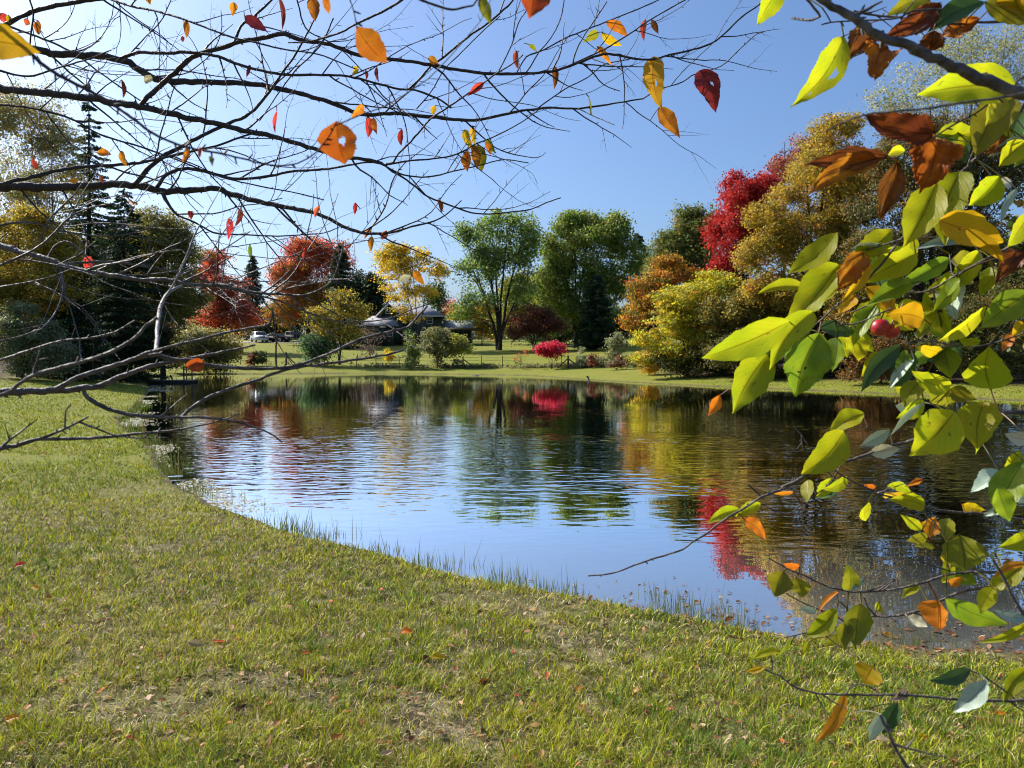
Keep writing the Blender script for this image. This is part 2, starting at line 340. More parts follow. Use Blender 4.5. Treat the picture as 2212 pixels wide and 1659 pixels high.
def water_material():
    m, ns, ln = new_mat('pond_water')
    out = N(ns, 'ShaderNodeOutputMaterial'); tc = N(ns, 'ShaderNodeTexCoord')
    def wave(scale, sx, sy, rot, det=2.0):
        mp = N(ns, 'ShaderNodeMapping'); mp.inputs['Scale'].default_value = (sx, sy, 1); mp.inputs['Rotation'].default_value = (0, 0, rot)
        ln.new(tc.outputs['Object'], mp.inputs[0]); n = N(ns, 'ShaderNodeTexNoise', Scale=scale, Detail=det, Roughness=.5)
        ln.new(mp.outputs[0], n.inputs['Vector']); return n
    a = wave(1.0, 1.7, 4.2, .10, 2.0); b = wave(1.0, 4.2, 7.5, -.22, 0.0)
    w = wave(1.0, .13, .22, .3, 3.0)                     # patches stirred by the breeze
    sp = N(ns, 'ShaderNodeSeparateXYZ'); ln.new(tc.outputs['Object'], sp.inputs[0])
    near = N(ns, 'ShaderNodeMapRange', interpolation_type=None) if False else N(ns, 'ShaderNodeMapRange')
    ln.new(sp.outputs[1], near.inputs[0]); near.inputs[1].default_value = 7.5; near.inputs[2].default_value = 11.5; near.inputs[3].default_value = .05; near.inputs[4].default_value = 1
    far = N(ns, 'ShaderNodeMapRange'); ln.new(sp.outputs[1], far.inputs[0]); far.inputs[1].default_value = 17; far.inputs[2].default_value = 30; far.inputs[3].default_value = 1; far.inputs[4].default_value = .07
    wr = N(ns, 'ShaderNodeMapRange'); ln.new(w.outputs['Fac'], wr.inputs[0]); wr.inputs[1].default_value = .40; wr.inputs[2].default_value = .58; wr.inputs[3].default_value = .22; wr.inputs[4].default_value = 1
    def mul(x, y):
        q = N(ns, 'ShaderNodeMath', operation='MULTIPLY'); ln.new(x, q.inputs[0])
        if isinstance(y, float): q.inputs[1].default_value = y
        else: ln.new(y, q.inputs[1])
        return q.outputs[0]
    st = mul(mul(near.outputs[0], far.outputs[0]), wr.outputs[0])
    h = N(ns, 'ShaderNodeMath', operation='MULTIPLY_ADD'); ln.new(b.outputs['Fac'], h.inputs[0]); h.inputs[1].default_value = .30; ln.new(a.outputs['Fac'], h.inputs[2])
    hh = mul(h.outputs[0], st)
    bp = N(ns, 'ShaderNodeBump', Strength=1.0, Distance=.017); ln.new(hh, bp.inputs['Height'])
    fr = N(ns, 'ShaderNodeFresnel', IOR=1.333); ln.new(bp.outputs[0], fr.inputs['Normal'])
    ro = N(ns, 'ShaderNodeMapRange'); ln.new(sp.outputs[1], ro.inputs[0]); ro.inputs[1].default_value = 14; ro.inputs[2].default_value = 38; ro.inputs[3].default_value = .004; ro.inputs[4].default_value = .05
    gl = N(ns, 'ShaderNodeBsdfGlossy'); ln.new(ro.outputs[0], gl.inputs['Roughness']); gl.inputs[0].default_value = (1, 1, 1, 1); ln.new(bp.outputs[0], gl.inputs['Normal'])
    tr = N(ns, 'ShaderNodeBsdfTransparent'); tr.inputs[0].default_value = (.62, .60, .40, 1)
    ms = N(ns, 'ShaderNodeMixShader'); bo = N(ns, 'ShaderNodeMath', operation='MULTIPLY'); bo.use_clamp = True; ln.new(fr.outputs[0], bo.inputs[0]); bo.inputs[1].default_value = 4.0
    df = N(ns, 'ShaderNodeBsdfDiffuse'); df.inputs[0].default_value = (.36, .38, .36, 1); mt = N(ns, 'ShaderNodeMixShader', Fac=.32); ln.new(tr.outputs[0], mt.inputs[1]); ln.new(df.outputs[0], mt.inputs[2])
    ln.new(bo.outputs[0], ms.inputs[0]); ln.new(mt.outputs[0], ms.inputs[1]); ln.new(gl.outputs[0], ms.inputs[2])
    ln.new(ms.outputs[0], out.inputs[0]); return m
M['water'] = water_material()

M['wall'] = plain('dark_green_siding', (.030, .046, .042), (.040, .060, .054), .7, 1.2)
M['shingle'] = plain('grey_shingles', (.20, .20, .22), (.29, .29, .31), .85, 3.0, .3)
M['trim'] = plain('white_trim', (.62, .62, .62), (.7, .7, .69), .5)
M['glass'] = plain('window_glass', (.02, .024, .03), (.03, .034, .04), .06, spec=.8)
M['carglass'] = plain('tinted_car_glass', (.02, .024, .03), (.025, .03, .04), .4, spec=.15)
M['darkwood'] = plain('dark_timber', (.04, .032, .026), (.085, .07, .056), .8, 6, .4)
M['wood'] = plain('weathered_wood', (.13, .115, .10), (.24, .22, .19), .85, 8, .4)
M['wire'] = plain('fence_wire', (.16, .15, .14), (.24, .22, .2), .5, metal=.6)
M['gravel'] = plain('pale_gravel', (.28, .25, .21), (.42, .38, .33), .95, 30, .5)
M['stone'] = plain('field_stone', (.14, .13, .12), (.32, .30, .27), .9, 5, .6)
M['silver'] = plain('silver_car_paint', (.50, .55, .63), (.52, .57, .65), .25, coat=.8, spec=.6)
M['black'] = plain('black_car_paint', (.008, .009, .011), (.011, .012, .014), .6, spec=.12)
M['navy'] = plain('dark_blue_car_paint', (.008, .010, .017), (.010, .013, .02), .6, spec=.12)
M['rubber'] = plain('tyre_rubber', (.014, .014, .014), (.022, .022, .022), .85)
M['rim'] = plain('alloy_rim', (.4, .4, .42), (.5, .5, .52), .35, metal=.8)
M['lamp'] = plain('headlamp_glass', (.7, .72, .75), (.75, .77, .8), .15, spec=.8)
M['grille'] = plain('black_plastic', (.015, .015, .016), (.02, .02, .021), .5)
M['apple'] = plain('crab_apple_skin', (.30, .012, .03), (.42, .02, .03), .3, 30, coat=.4)
M['pipe'] = plain('rusty_pipe', (.05, .035, .03), (.1, .06, .045), .7, 12, .3)
# ------------------------------------------------------------------ land and water
def smooth01(a, b, x):
    t = np.clip((x - a) / (b - a), 0, 1); return t * t * (3 - 2 * t)

def wood_mask(X, Y, sd):
    "1 on the leaf strewn floor of the woods left and right of the pond"
    left = smooth01(5.5, 8.5, sd + 1.5 * (fbm(X * .3, Y * .3, 2) - .45)) * smooth01(-15, -18, X) * smooth01(26, 31, Y) * smooth01(72, 66, Y)
    right = smooth01(3.6, 5.2, sd + 1.2 * (fbm(X * .3, Y * .3, 4) - .45)) * smooth01(8.5, 12, X - (Y - 52) * .25) * smooth01(12, 16, Y) * smooth01(78, 70, Y)
    return np.clip(left + right, 0, 1)

def build_ground():
    rr = [0.3]
    while rr[-1] < 3500: rr.append(rr[-1] * (1.0125 if rr[-1] < 170 else 1.12))
    rr = np.array(rr)
    th = np.concatenate([np.linspace(-47, 47, 560, endpoint=False), np.linspace(47, 313, 110, endpoint=False)]) * math.pi / 180
    R, T = np.meshgrid(rr, th, indexing='ij'); X = (R * np.sin(T)).ravel(); Y = (R * np.cos(T)).ravel()
    sd = shore_dist(X, Y); Z = ground_h(X, Y, sd)
    nr, nt = len(rr), len(th)
    i = np.arange(nr - 1)[:, None] * nt; k = np.arange(nt)[None, :]; k2 = (k + 1) % nt
    F = np.stack([i + k, i + k2, i + nt + k2, i + nt + k], -1).reshape(-1, 4)[:, ::-1]
    V = np.stack([X, Y, Z], 1); V = np.vstack([V, [[0, 0, Z[0]]]]); F3 = np.array([[len(V) - 1, (j + 1) % nt, j] for j in range(nt)])
    r = np.sqrt(X * X + Y * Y)
    patch = smooth01(.36, .62, fbm(X * .5, Y * .5, 6))
    col = np.stack([wood_mask(X, Y, sd), smooth01(.24, -.02, sd + .08 * (vnoise(X * 5, Y * 5, 3) - .5)), smooth01(17, 7, r) * (.75 + .25 * patch) * (sd > 0)], 1)
    col = np.vstack([col, [[0, 0, 1]]])
    g = raw('ground', V, [F, F3], M['ground'], col=col, smooth=True)
    tag(g, kind='structure')
build_ground()

w = MB(); n = 40
xs = np.linspace(-32, 36, 3); ys = np.linspace(2, 72, 3)
for a in range(2):
    for b in range(2): w.poly([(xs[a], ys[b], 0), (xs[a+1], ys[b], 0), (xs[a+1], ys[b+1], 0), (xs[a], ys[b+1], 0)])
tag(w.build('water', M['water']), kind='structure')

# ------------------------------------------------------------------ grass
GREEN = np.array([.13, .215, .016]); YELG = np.array([.37, .39, .016]); STRAW = np.array([.52, .42, .17]); OLIVE = np.array([.20, .185, .04])
def build_grass(nb=640000):
    rng = np.random.default_rng(3)
    r = np.exp(rng.uniform(np.log(2.2), np.log(48), nb)); t = rng.uniform(-39, 37.5, nb) * math.pi / 180
    X = r * np.sin(t); Y = r * np.cos(t)
    sd = shore_dist(X, Y)
    bare = fbm(X * .55 + 3, Y * .55, 14)                    # thin worn spots
    tuft = vnoise(X * 9, Y * 9, 5)
    thatch = rng.random(nb) < .12
    keep = (sd > .05 + .10 * vnoise(X * 3.1, Y * 3.1, 19) + .30 * smooth01(1.6, 3.2, X) * (.5 + vnoise(X * 4, Y * 4, 9)) * (Y < 9)) & ((thatch & (r < 14)) | (rng.random(nb) < np.clip(.22 + 1.35 * tuft - 1.15 * smooth01(.50, .62, bare), .10, 1))) & (rng.random(nb) > wood_mask(X, Y, sd) * .97)
    X, Y, r, sd, tuft, thatch = X[keep], Y[keep], r[keep], sd[keep], tuft[keep], thatch[keep] & (r[keep] < 14); n = len(X)
    Z = ground_h(X, Y, sd)
    lush = fbm(X * .45, Y * .45, 44); fine = vnoise(X * 3.2, Y * 3.2, 45)
    u = rng.random(n)
    pg = np.clip(.25 + 1.5 * (lush - .45) + .6 * (fine - .5) + .25 * smooth01(6, 14, r), .06, .85); ps = np.clip(.26 - .9 * (lush - .45) - .12 * smooth01(6, 12, r), .10, .6)
    col = np.where((u < pg)[:, None], GREEN, np.where((u < 1 - ps)[:, None], YELG, STRAW))
    olive = rng.random(n) < .18; col = np.where(olive[:, None], OLIVE, col)
    dead = np.array([[.50, .40, .20], [.30, .21, .10], [.62, .54, .34], [.12, .085, .05]])[rng.choice(4, n, p=[.4, .25, .2, .15])]; col = np.where(thatch[:, None], dead, col)
    far = smooth01(7, 16, r)[:, None]; col = col * (1 - far * .45) + far * .45 * np.array([.31, .34, .02])
    col = col * (1.04 - .04 * far) * rng.uniform(.42, 1.45, (n, 1)) * (1 + rng.normal(0, .06, (n, 3)))
    L = rng.uniform(.022, .075, n) * (.6 + .8 * tuft) * np.where(u > 1 - ps, .9, 1.15)
    wd = .0016 * np.maximum(1, r / 2.6) ** .8 * rng.uniform(.7, 1.4, n)
    az = rng.uniform(0, 2 * np.pi, n); lean = rng.uniform(.45, 1.5, n) + np.where(u > 1 - ps, .35, 0)
    lean = np.where(thatch, rng.uniform(1.3, 1.56, n), np.minimum(lean, 1.5))
    dx, dy = np.cos(az), np.sin(az); fa = az + rng.normal(np.pi / 2, .6, n); wx, wy = np.cos(fa), np.sin(fa)
    P0 = np.stack([X, Y, Z - .004], 1); W = np.stack([wx, wy, np.zeros(n)], 1) * wd[:, None]
    l1 = lean * .55
    P1 = P0 + np.stack([dx * np.sin(l1), dy * np.sin(l1), np.cos(l1)], 1) * (L * .55)[:, None]
    P2 = P1 + np.stack([dx * np.sin(lean), dy * np.sin(lean), np.cos(lean)], 1) * (L * .6)[:, None]
    V = np.stack([P0 - W, P0 + W, P1 - W * .8, P1 + W * .8, P2], 1).reshape(-1, 3)
    b = np.arange(n)[:, None] * 5
    F4 = b + np.array([[0, 1, 3, 2]]); F3 = b + np.array([[2, 3, 4]])
    c = np.repeat(np.clip(col, .003, 1), 5, axis=0)
    tag(raw('lawn_grass', V, [F4, F3], M['grass'], col=c), 'short autumn lawn grass, green mixed with straw', 'grass', kind='stuff')
build_grass()

# stems standing in the shallows and along the waterline
def build_reeds():
    rng = np.random.default_rng(8); V = []; F = []; cols = []; k = 0
    idx = rng.integers(0, len(SHORE), 60000)
    P = SHORE[idx] + rng.normal(0, .28, (len(idx), 2))
    sd = shore_dist(P[:, 0], P[:, 1]); r = np.hypot(P[:, 0], P[:, 1])
    clump = vnoise(P[:, 0] * 2.3, P[:, 1] * 2.3, 77)
    ok = (sd < .07) & (sd > -.55) & (r < 34) & (clump + .25 * rng.random(len(sd)) > .62 + .35 * np.clip(-sd, 0, .5)) & (P[:, 1] < 30) & (rng.random(len(sd)) < np.where(r < 9, 1, .8))
    P = P[ok]; sd = sd[ok]; r = r[ok]; n = len(P); Z = ground_h(P[:, 0], P[:, 1], sd)
    h = rng.uniform(.05, .17, n) + np.where(rng.random(n) < .07, .14, 0); wd = .0022 * np.maximum(1, r / 5) * rng.uniform(.7, 1.3, n)
    az = rng.uniform(0, 6.28, n); ln_ = rng.uniform(0, .5, n)
    A = np.stack([P[:, 0], P[:, 1], Z], 1); U = np.stack([np.cos(az), np.sin(az), 0 * az], 1); T = A + U * (h * ln_)[:, None]; T[:, 2] = np.maximum(Z, 0) + h
    Wv = np.stack([np.ones(n), 0 * az, 0 * az], 1) * wd[:, None]
    V = np.stack([A - Wv, A + Wv, T], 1).reshape(-1, 3); F = np.arange(n * 3).reshape(-1, 3)
    g = rng.random(n)[:, None]; col = np.where(g < .6, np.array([.13, .2, .03]), np.array([.27, .24, .10])) * rng.uniform(.7, 1.3, (n, 1))
    tag(raw('shore_reeds', V, F, M['grass'], col=np.repeat(col, 3, 0)), 'thin grass stems standing in the shallow water', 'reeds', kind='stuff')
build_reeds()

def flat_leaves(name, P, Z, L, cols, rng, lift=.012, tilt=.35):
    "small curled leaf flakes lying about: two-fold diamonds"
    n = len(P); az = rng.uniform(0, 6.28, n); tz = rng.normal(0, tilt, (n, 2))
    a = np.stack([np.cos(az), np.sin(az), tz[:, 0]], 1) * (L * .5)[:, None]; b = np.stack([-np.sin(az), np.cos(az), tz[:, 1]], 1) * (L * rng.uniform(.18, .32, n))[:, None]
    c = np.stack([P[:, 0], P[:, 1], Z + lift], 1); up = np.zeros((n, 3)); up[:, 2] = L * rng.uniform(.04, .16, n)
    V = np.stack([c - a, c - a * .3 + b + up, c + a * .45 + b * .85 + up, c + a, c + a * .45 - b * .85 + up, c - a * .3 - b + up, c], 1).reshape(-1, 3)
    o = np.arange(n)[:, None] * 7
    F = np.concatenate([o + np.array([[0, 6, 1]]), o + np.array([[3, 2, 6]]), o + np.array([[0, 5, 6]]), o + np.array([[3, 6, 4]]), o + np.array([[1, 6, 2]]), o + np.array([[5, 4, 6]])])
    return raw(name, V, F, M['litter'], col=np.repeat(cols, 7, 0))

LIT = np.array([[.30, .12, .04], [.20, .08, .03], [.42, .24, .09], [.12, .06, .03], [.48, .33, .2], [.45, .12, .03], [.36, .2, .12], [.5, .08, .03]])
def build_litter():
    rng = np.random.default_rng(19)
    # scattered over the near lawn
    n = 4200; r = np.exp(rng.uniform(np.log(2.3), np.log(26), n)); t = rng.uniform(-38, 38, n) * math.pi / 180
    P = np.stack([r * np.sin(t), r * np.cos(t)], 1); sd = shore_dist(P[:, 0], P[:, 1]); ok = (sd > .06) & (rng.random(n) < np.where(r < 6, 1, .55)); P = P[ok]; sd = sd[ok]; n = len(P)
    c = LIT[rng.choice(8, n, p=[.2, .2, .13, .19, .12, .08, .06, .02])] * rng.uniform(.7, 1.2, (n, 1))
    tag(flat_leaves('fallen_leaves', P, ground_h(P[:, 0], P[:, 1], sd), rng.uniform(.02, .055, n), c, rng, .022), 'small fallen leaves scattered over the lawn', 'fallen leaves', kind='stuff')
    # drifted against the near right waterline and on the shallow bed
    n = 9000; i = rng.integers(0, len(SHORE), n * 6); Q = SHORE[i]; Q = Q[(Q[:, 1] < 8.2) & (Q[:, 0] > .3) & (Q[:, 0] < 9)][:n]
    P = Q + rng.normal(0, .34, Q.shape) + np.array([0, .14]); sd = shore_dist(P[:, 0], P[:, 1]); dens = smooth01(.2, 2.2, P[:, 0]) * .9 + .1
    ok = (sd < .42) & (sd > -1.0) & (rng.random(len(P)) < dens); P = P[ok]; sd = sd[ok]; n = len(P); Z = ground_h(P[:, 0], P[:, 1], sd)
    fl = rng.random(n) < .28; Z = np.where((sd < 0) & fl, .002, Z)
    c = LIT[rng.choice(8, n, p=[.2, .22, .12, .22, .12, .03, .08, .01])] * rng.uniform(.45, 1.0, (n, 1))
    tag(flat_leaves('drifted_leaves', P, Z, rng.uniform(.025, .065, n), c, rng, .006, .18), 'sodden brown leaves drifted along the near waterline', 'drifted leaves', kind='stuff')
    # pale scum and leaf bits floating along the left shore
    n = 32000; i = rng.integers(0, len(SHORE), n * 4); Q = SHORE[i]; Q = Q[(Q[:, 0] < -3.0) & (Q[:, 1] < 44) & (Q[:, 1] > 10)][:n]
    P = Q + rng.normal(0, 1, Q.shape) * (.10 + .016 * Q[:, 1])[:, None] + np.array([.25, .05]); sd = shore_dist(P[:, 0], P[:, 1])
    cl = fbm(P[:, 0] * .8, P[:, 1] * .55, 61)
    ok = (sd < -.02) & (sd > -2.4) & (rng.random(len(sd)) < smooth01(.40, .58, cl) * np.exp(sd / .55)) ; P = P[ok]; n = len(P)
    pal = np.array([[.62, .6, .52], [.45, .46, .34], [.30, .33, .10], [.55, .44, .26]]); c = pal[rng.choice(4, n, p=[.5, .22, .18, .1])] * rng.uniform(.7, 1.2, (n, 1))
    tag(flat_leaves('floating_scum', P, np.full(n, .003), rng.uniform(.025, .075, n) * (P[:, 1] / 14) ** .6, c, rng, .002, .08), 'pale scum and leaf bits floating along the left shore', 'pond scum', kind='stuff')
build_litter()
# ------------------------------------------------------------------ background trees
def lobes_world(L, D):
    out = []
    for l in L:
        cx, cy, rx, ry = l[:4]; dd = l[4] if len(l) > 4 else 0
        c = at(cx, cy, D + dd); s = D / FPX
        out.append((c.x, c.y, c.z, rx * s, (rx + ry) * .45 * s, ry * s))
    return np.array(out)

def mixcol(pal, n, rng):
    w = np.array([p[0] for p in pal], float); c = np.array([p[1] for p in pal], float)
    i = rng.choice(len(pal), n, p=w / w.sum()); j = rng.choice(len(pal), n, p=w / w.sum()); t = rng.random((n, 1)) * .5
    return c[i] * (1 - t) + c[j] * t

def crown_arr(lobes, D, pal, rng, cover=2.4, leaf_px=4.6, clump_px=15, per=26, shell=.55, top=None, flat=1.0, aspect=.62, vert=0.0, zmin=None, billow=True):
    s = D / FPX; leaf = leaf_px * s; csz = clump_px * s
    area = (np.pi * lobes[:, 3] * lobes[:, 5]); area0 = area.sum()
    if billow:
        ex = []
        for l in lobes:
            if l[3] < 16 * s: continue
            for _ in range(7):
                q = rng.normal(size=3); q /= np.linalg.norm(q); q[2] = abs(q[2]) * .9 - .15; k = rng.uniform(.24, .46)
                ex.append([*(l[:3] + q * l[3:] * rng.uniform(.72, 1.02)), *(l[3:] * k)])
        if ex:
            core = lobes * np.array([1, 1, 1, .86, .86, .86]); ex = np.array(ex); lobes = np.vstack([core, ex]); area = np.concatenate([area * .55, np.pi * ex[:, 3] * ex[:, 5] * 1.25])
    n = int(2.25 * cover * area0 / (leaf * leaf * aspect * .5))
    nc = max(6, n // per)
    li = rng.choice(len(lobes), nc, p=area / area.sum())
    d = rng.normal(size=(nc, 3)); d /= np.linalg.norm(d, axis=1, keepdims=True)
    rad = np.where(rng.random(nc) < .78, rng.uniform(shell, 1.04, nc), rng.uniform(.1, .95, nc))
    cc = lobes[li, :3] + d * rad[:, None] * lobes[li, 3:]
    if zmin is not None: cc[:, 2] = np.maximum(cc[:, 2], zmin + rng.uniform(0, .5, nc))
    ccol = mixcol(pal, nc, rng)
    if top is not None:
        z0, z1 = (lobes[:, 2] - lobes[:, 5]).min(), (lobes[:, 2] + lobes[:, 5]).max()
        tt = np.clip((cc[:, 2] - z0) / (z1 - z0) + rng.normal(0, .16, nc), 0, 1); k = smooth01(top[1], top[2], tt)[:, None]
        ccol = ccol * (1 - k) + mixcol(top[0], nc, rng) * k
    ci = rng.integers(0, nc, n); size = rng.uniform(.55, 1.35, nc) * csz
    off = rng.normal(size=(n, 3)); off[:, 2] *= .62 * flat
    P = cc[ci] + off * (size[ci] * .52)[:, None]
    out_ = d[ci] * .75; nrm = rng.normal(size=(n, 3)) * .8 + out_ + np.array([0, 0, .45]); nrm /= np.linalg.norm(nrm, axis=1, keepdims=True)
    a = np.cross(nrm, rng.normal(size=(n, 3)))
    if vert: a = a + np.array([0, 0, vert]) * rng.choice([-1, 1], (n, 1))
    a /= np.linalg.norm(a, axis=1, keepdims=True); b = np.cross(nrm, a); b /= np.linalg.norm(b, axis=1, keepdims=True) + 1e-9
    ls = leaf * rng.uniform(.6, 1.4, n)
    a = a * (ls * .5)[:, None]; b = b * (ls * .5 * aspect)[:, None]
    V = np.stack([P - a, P + b + a * .1, P + a, P - b + a * .1], 1).reshape(-1, 3)
    F = np.arange(n * 4).reshape(-1, 4)
    ccol = ccol * rng.uniform(.75, 1.25, (nc, 1)); col = ccol[ci] * rng.uniform(.72, 1.28, (n, 1)) * (1 + rng.normal(0, .07, (n, 3)))
    return V, F, np.repeat(np.clip(col, .003, .95), 4, 0), cc

def limbs_mesh(base, tops, cc, r0, rng, nlimb=40, sides=5, wig=.05):
    "stems from the base to each of `tops`, limbs from the stems to crown clumps"
    mb = MB(); base = np.array(base); stems = []
    for k, t in enumerate(tops):
        t = np.array(t); H = np.linalg.norm(t - base); b = base + np.array([rng.normal(0, .25), rng.normal(0, .25), 0]) * r0 * (len(tops) > 1)
        s = np.linspace(0, 1, 9)[:, None]; bend = (t - b) * np.array([1, 1, 0])
        P = b + (t - b) * np.hstack([s ** 1.5, s ** 1.5, s]) + rng.normal(0, wig * .25, (9, 3)) * H * .25 * s * (1 - s) * 4
        R = .62 * r0 * (1 - .9 * s[:, 0]) * (1.0 if len(tops) == 1 else .72); R[0] *= 1.35
        P[0, 2] -= .3; mb.tube(P, R, sides + 2); stems.append((P, R))
    if len(cc) and nlimb:
        pick = cc[rng.choice(len(cc), min(nlimb, len(cc)), replace=False)]
        for c in pick:
            ds = [np.abs(np.interp(c[2], P[:, 2], P[:, 0]) - c[0]) + np.abs(np.interp(c[2], P[:, 2], P[:, 1]) - c[1]) for P, R in stems]
            P, R = stems[int(np.argmin(ds))]
            f = np.clip((c[2] - P[0, 2]) / (P[-1, 2] - P[0, 2] + 1e-6), .05, 1.2); f = np.clip(f * rng.uniform(.5, .82), .15, .93)
            q = np.array([np.interp(f, np.linspace(0, 1, 9), P[:, i]) for i in range(3)]); rr = np.interp(f, np.linspace(0, 1, 9), R) * .5
            t = np.linspace(0, 1, 5)[:, None]; mid = q * .5 + c * .5 + np.array([0, 0, .08 * np.linalg.norm(c - q)]) + rng.normal(0, .05, 3) * np.linalg.norm(c - q)
            B = q * (1 - t) ** 2 + 2 * mid * t * (1 - t) + c * t ** 2
            mb.tube(B, np.maximum(rr * .75 * (1 - .85 * t[:, 0]), .006), sides)
    return mb

def tree(name, label, cat, x, D, L, pal, seed, trunk_r=.22, stems=None, nlimb=36, bark='bark', group=None, zlow=None, mat='foliage', skirt=True, skirt_w=.34, **kw):
    rng = np.random.default_rng(seed); b = gpt(x, D); root = thing(name, label, cat, b, group)
    if cat in ('shrub', 'sapling') and skirt:
        by = row_of(b); xs_ = [l[0] for l in L]; lowest = max(l[1] + l[3] * .5 for l in L)
        if by - lowest > 3: L = list(L) + [((min(xs_) + max(xs_)) / 2, (by + lowest) / 2 - 2, (max(l[0] + l[2] for l in L) - min(l[0] - l[2] for l in L)) * skirt_w, (by - lowest) / 2 + 4)]
    lw = lobes_world(L, D)
    V, F, col, cc = crown_arr(lw, D, pal, rng, zmin=b.z + (.12 if cat in ('shrub', 'sapling') else .25), **kw)
    if stems is None: tops = [at(L[0][0], min(l[1] - l[3] * .55 for l in L), D)]
    else: tops = [at(sx, sy, D + rng.normal(0, .6)) for sx, sy in stems]
    limbs_mesh(b, tops, cc, trunk_r, rng, nlimb).build('trunk', M[bark], root, smooth=True)
    raw('crown', V, F, M[mat], root, col=col)
    return root

def spruce(name, label, x, D, top_y, half_px, seed, pal=((1, (.020, .046, .020)), (.8, (.042, .075, .026))), low=.04, dens=1.0, group=None, power=.85, cat='spruce', droop=.22, gap=0.0, topx=None, leaf_px=5):
    rng = np.random.default_rng(seed); b = gpt(x, D); root = thing(name, label, cat, b, group); s = D / FPX
    top = at(topx or x, top_y, D); H = top.z - b.z; R0 = half_px * s
    trunk = MB(); t = np.linspace(0, 1, 10)[:, None]; P = np.array(b) + (np.array(top) - np.array(b)) * t; P[0, 2] -= .3
    trunk.tube(P, H * .013 * (1.05 - t[:, 0]), 7)
    Ps = []; cs = []; As = []; z = low
    while z < .985:
        nb = rng.integers(5, 8); a0 = rng.uniform(0, 6.28)
        for k in range(nb):
            if rng.random() < gap: continue
            a = a0 + k * 6.283 / nb + rng.normal(0, .25); zz = np.clip(z + rng.normal(0, .012), 0, .99)
            r = R0 * (1 - zz) ** power * rng.uniform(.6, 1.12) * min(1, .55 + zz * 6); r = max(r, .25 * s * 8)
            n = int(max(8, dens * 34 * r / (leaf_px * s) * .16 + 8)); u = rng.uniform(.12, 1, n) ** .8
            dr = np.array([math.cos(a), math.sin(a), 0]); side = np.array([-math.sin(a), math.cos(a), 0])
            p = np.array(b) + (np.array(top) - np.array(b)) * zz + dr * (u * r)[:, None] + side * (rng.normal(0, .14, n) * r * (1.1 - u * .6))[:, None]
            p[:, 2] += -droop * r * u + .10 * r * u ** 3 - np.abs(rng.normal(0, .045, n)) * r - rng.uniform(0, 1.5, n) * leaf_px * s * .4
            Ps.append(p); As.append(np.tile(dr * .8 + np.array([0, 0, -.55]), (n, 1))); cs.append(np.tile(mixcol(pal, 1, rng), (n, 1)))
            tip = np.array(b) + (np.array(top) - np.array(b)) * zz
            if r > 1: trunk.tube(np.array([tip, tip + dr * r * .5 + [0, 0, -droop * r * .5], tip + dr * r * .92 + [0, 0, -droop * r * .85]]), np.array([.035, .02, .008]) * max(1, H / 14), 3)
        z += .021 if z > .1 else .03
    P = np.concatenate(Ps); A = np.concatenate(As) + rng.normal(0, .45, (len(P), 3)); A /= np.linalg.norm(A, axis=1, keepdims=True)
    B = np.cross(A, rng.normal(size=A.shape)); B /= np.linalg.norm(B, axis=1, keepdims=True); ls = leaf_px * s * rng.uniform(.7, 1.5, len(P))
    A = A * (ls * .6)[:, None]; B = B * (ls * .2)[:, None]
    V = np.stack([P - A, P + B, P + A, P - B], 1).reshape(-1, 3); F = np.arange(len(V)).reshape(-1, 4)
    col = np.concatenate(cs) * rng.uniform(.65, 1.35, (len(P), 1))
    trunk.build('trunk', M['bark'], root); raw('crown', V, F, M['needles'], root, col=np.repeat(np.clip(col, .003, 1), 4, 0))
    return root

# leaf colours (albedo)
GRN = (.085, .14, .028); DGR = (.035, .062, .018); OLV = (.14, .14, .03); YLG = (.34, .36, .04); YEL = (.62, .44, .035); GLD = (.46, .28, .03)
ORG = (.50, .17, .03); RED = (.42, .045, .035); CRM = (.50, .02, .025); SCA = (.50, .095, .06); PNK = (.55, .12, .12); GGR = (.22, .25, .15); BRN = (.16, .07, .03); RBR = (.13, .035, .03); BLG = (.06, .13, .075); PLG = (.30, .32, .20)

# --- left wood
tree('locust_tree', 'tall airy pale-leaved tree with slim grey trunk beside the tallest spruce', 'tree', 108, 47,
     [(70,300,80,120),(20,420,70,120),(110,420,70,110),(40,250,60,80),(130,330,50,70),(60,520,80,80)], [(3, (.25,.25,.11)), (2, (.2,.21,.08)), (1.2, GLD), (1, (.32,.3,.18))], 101, .24, [(60,215),(115,260),(15,300)], 60, 'bark_grey', cover=.8, leaf_px=4.2, clump_px=17)
spruce('spruce_tree', 'tall narrow dark spruce with pointed top on the left bank', 192, 52, 176, 118, 102, gap=.08, dens=2.0, power=.78, low=.06)
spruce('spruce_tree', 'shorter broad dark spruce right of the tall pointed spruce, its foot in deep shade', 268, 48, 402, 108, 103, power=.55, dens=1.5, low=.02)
spruce('spruce_tree', 'low dark spruce in front of the tall pointed spruce on the left bank', 150, 44, 560, 95, 104, power=.5, dens=1.4, low=.01)
tree('oak_tree', 'rounded olive-green tree with dense crown right of the left bank spruces', 'tree', 352, 56,
     [(350,560,70,95),(330,480,40,42),(385,540,42,70),(395,650,40,60),(350,690,60,60),(310,620,50,80)], [(3, (.16,.18,.045)), (2, (.22,.21,.05)), (1.4, (.36,.30,.08)), (.8,(.28,.18,.05))], 105, .3, cover=2.4)
tree('hickory_tree', 'yellowing olive tree leaning out at the left frame edge below the airy one', 'tree', 40, 42,
     [(40,560,90,85),(100,620,70,80),(10,660,80,80),(130,550,45,55),(70,490,70,45)], [(3, (.38,.30,.04)), (2, OLV), (1.4, (.5,.33,.04)), (.7, DGR)], 106, .2, cover=1.7)
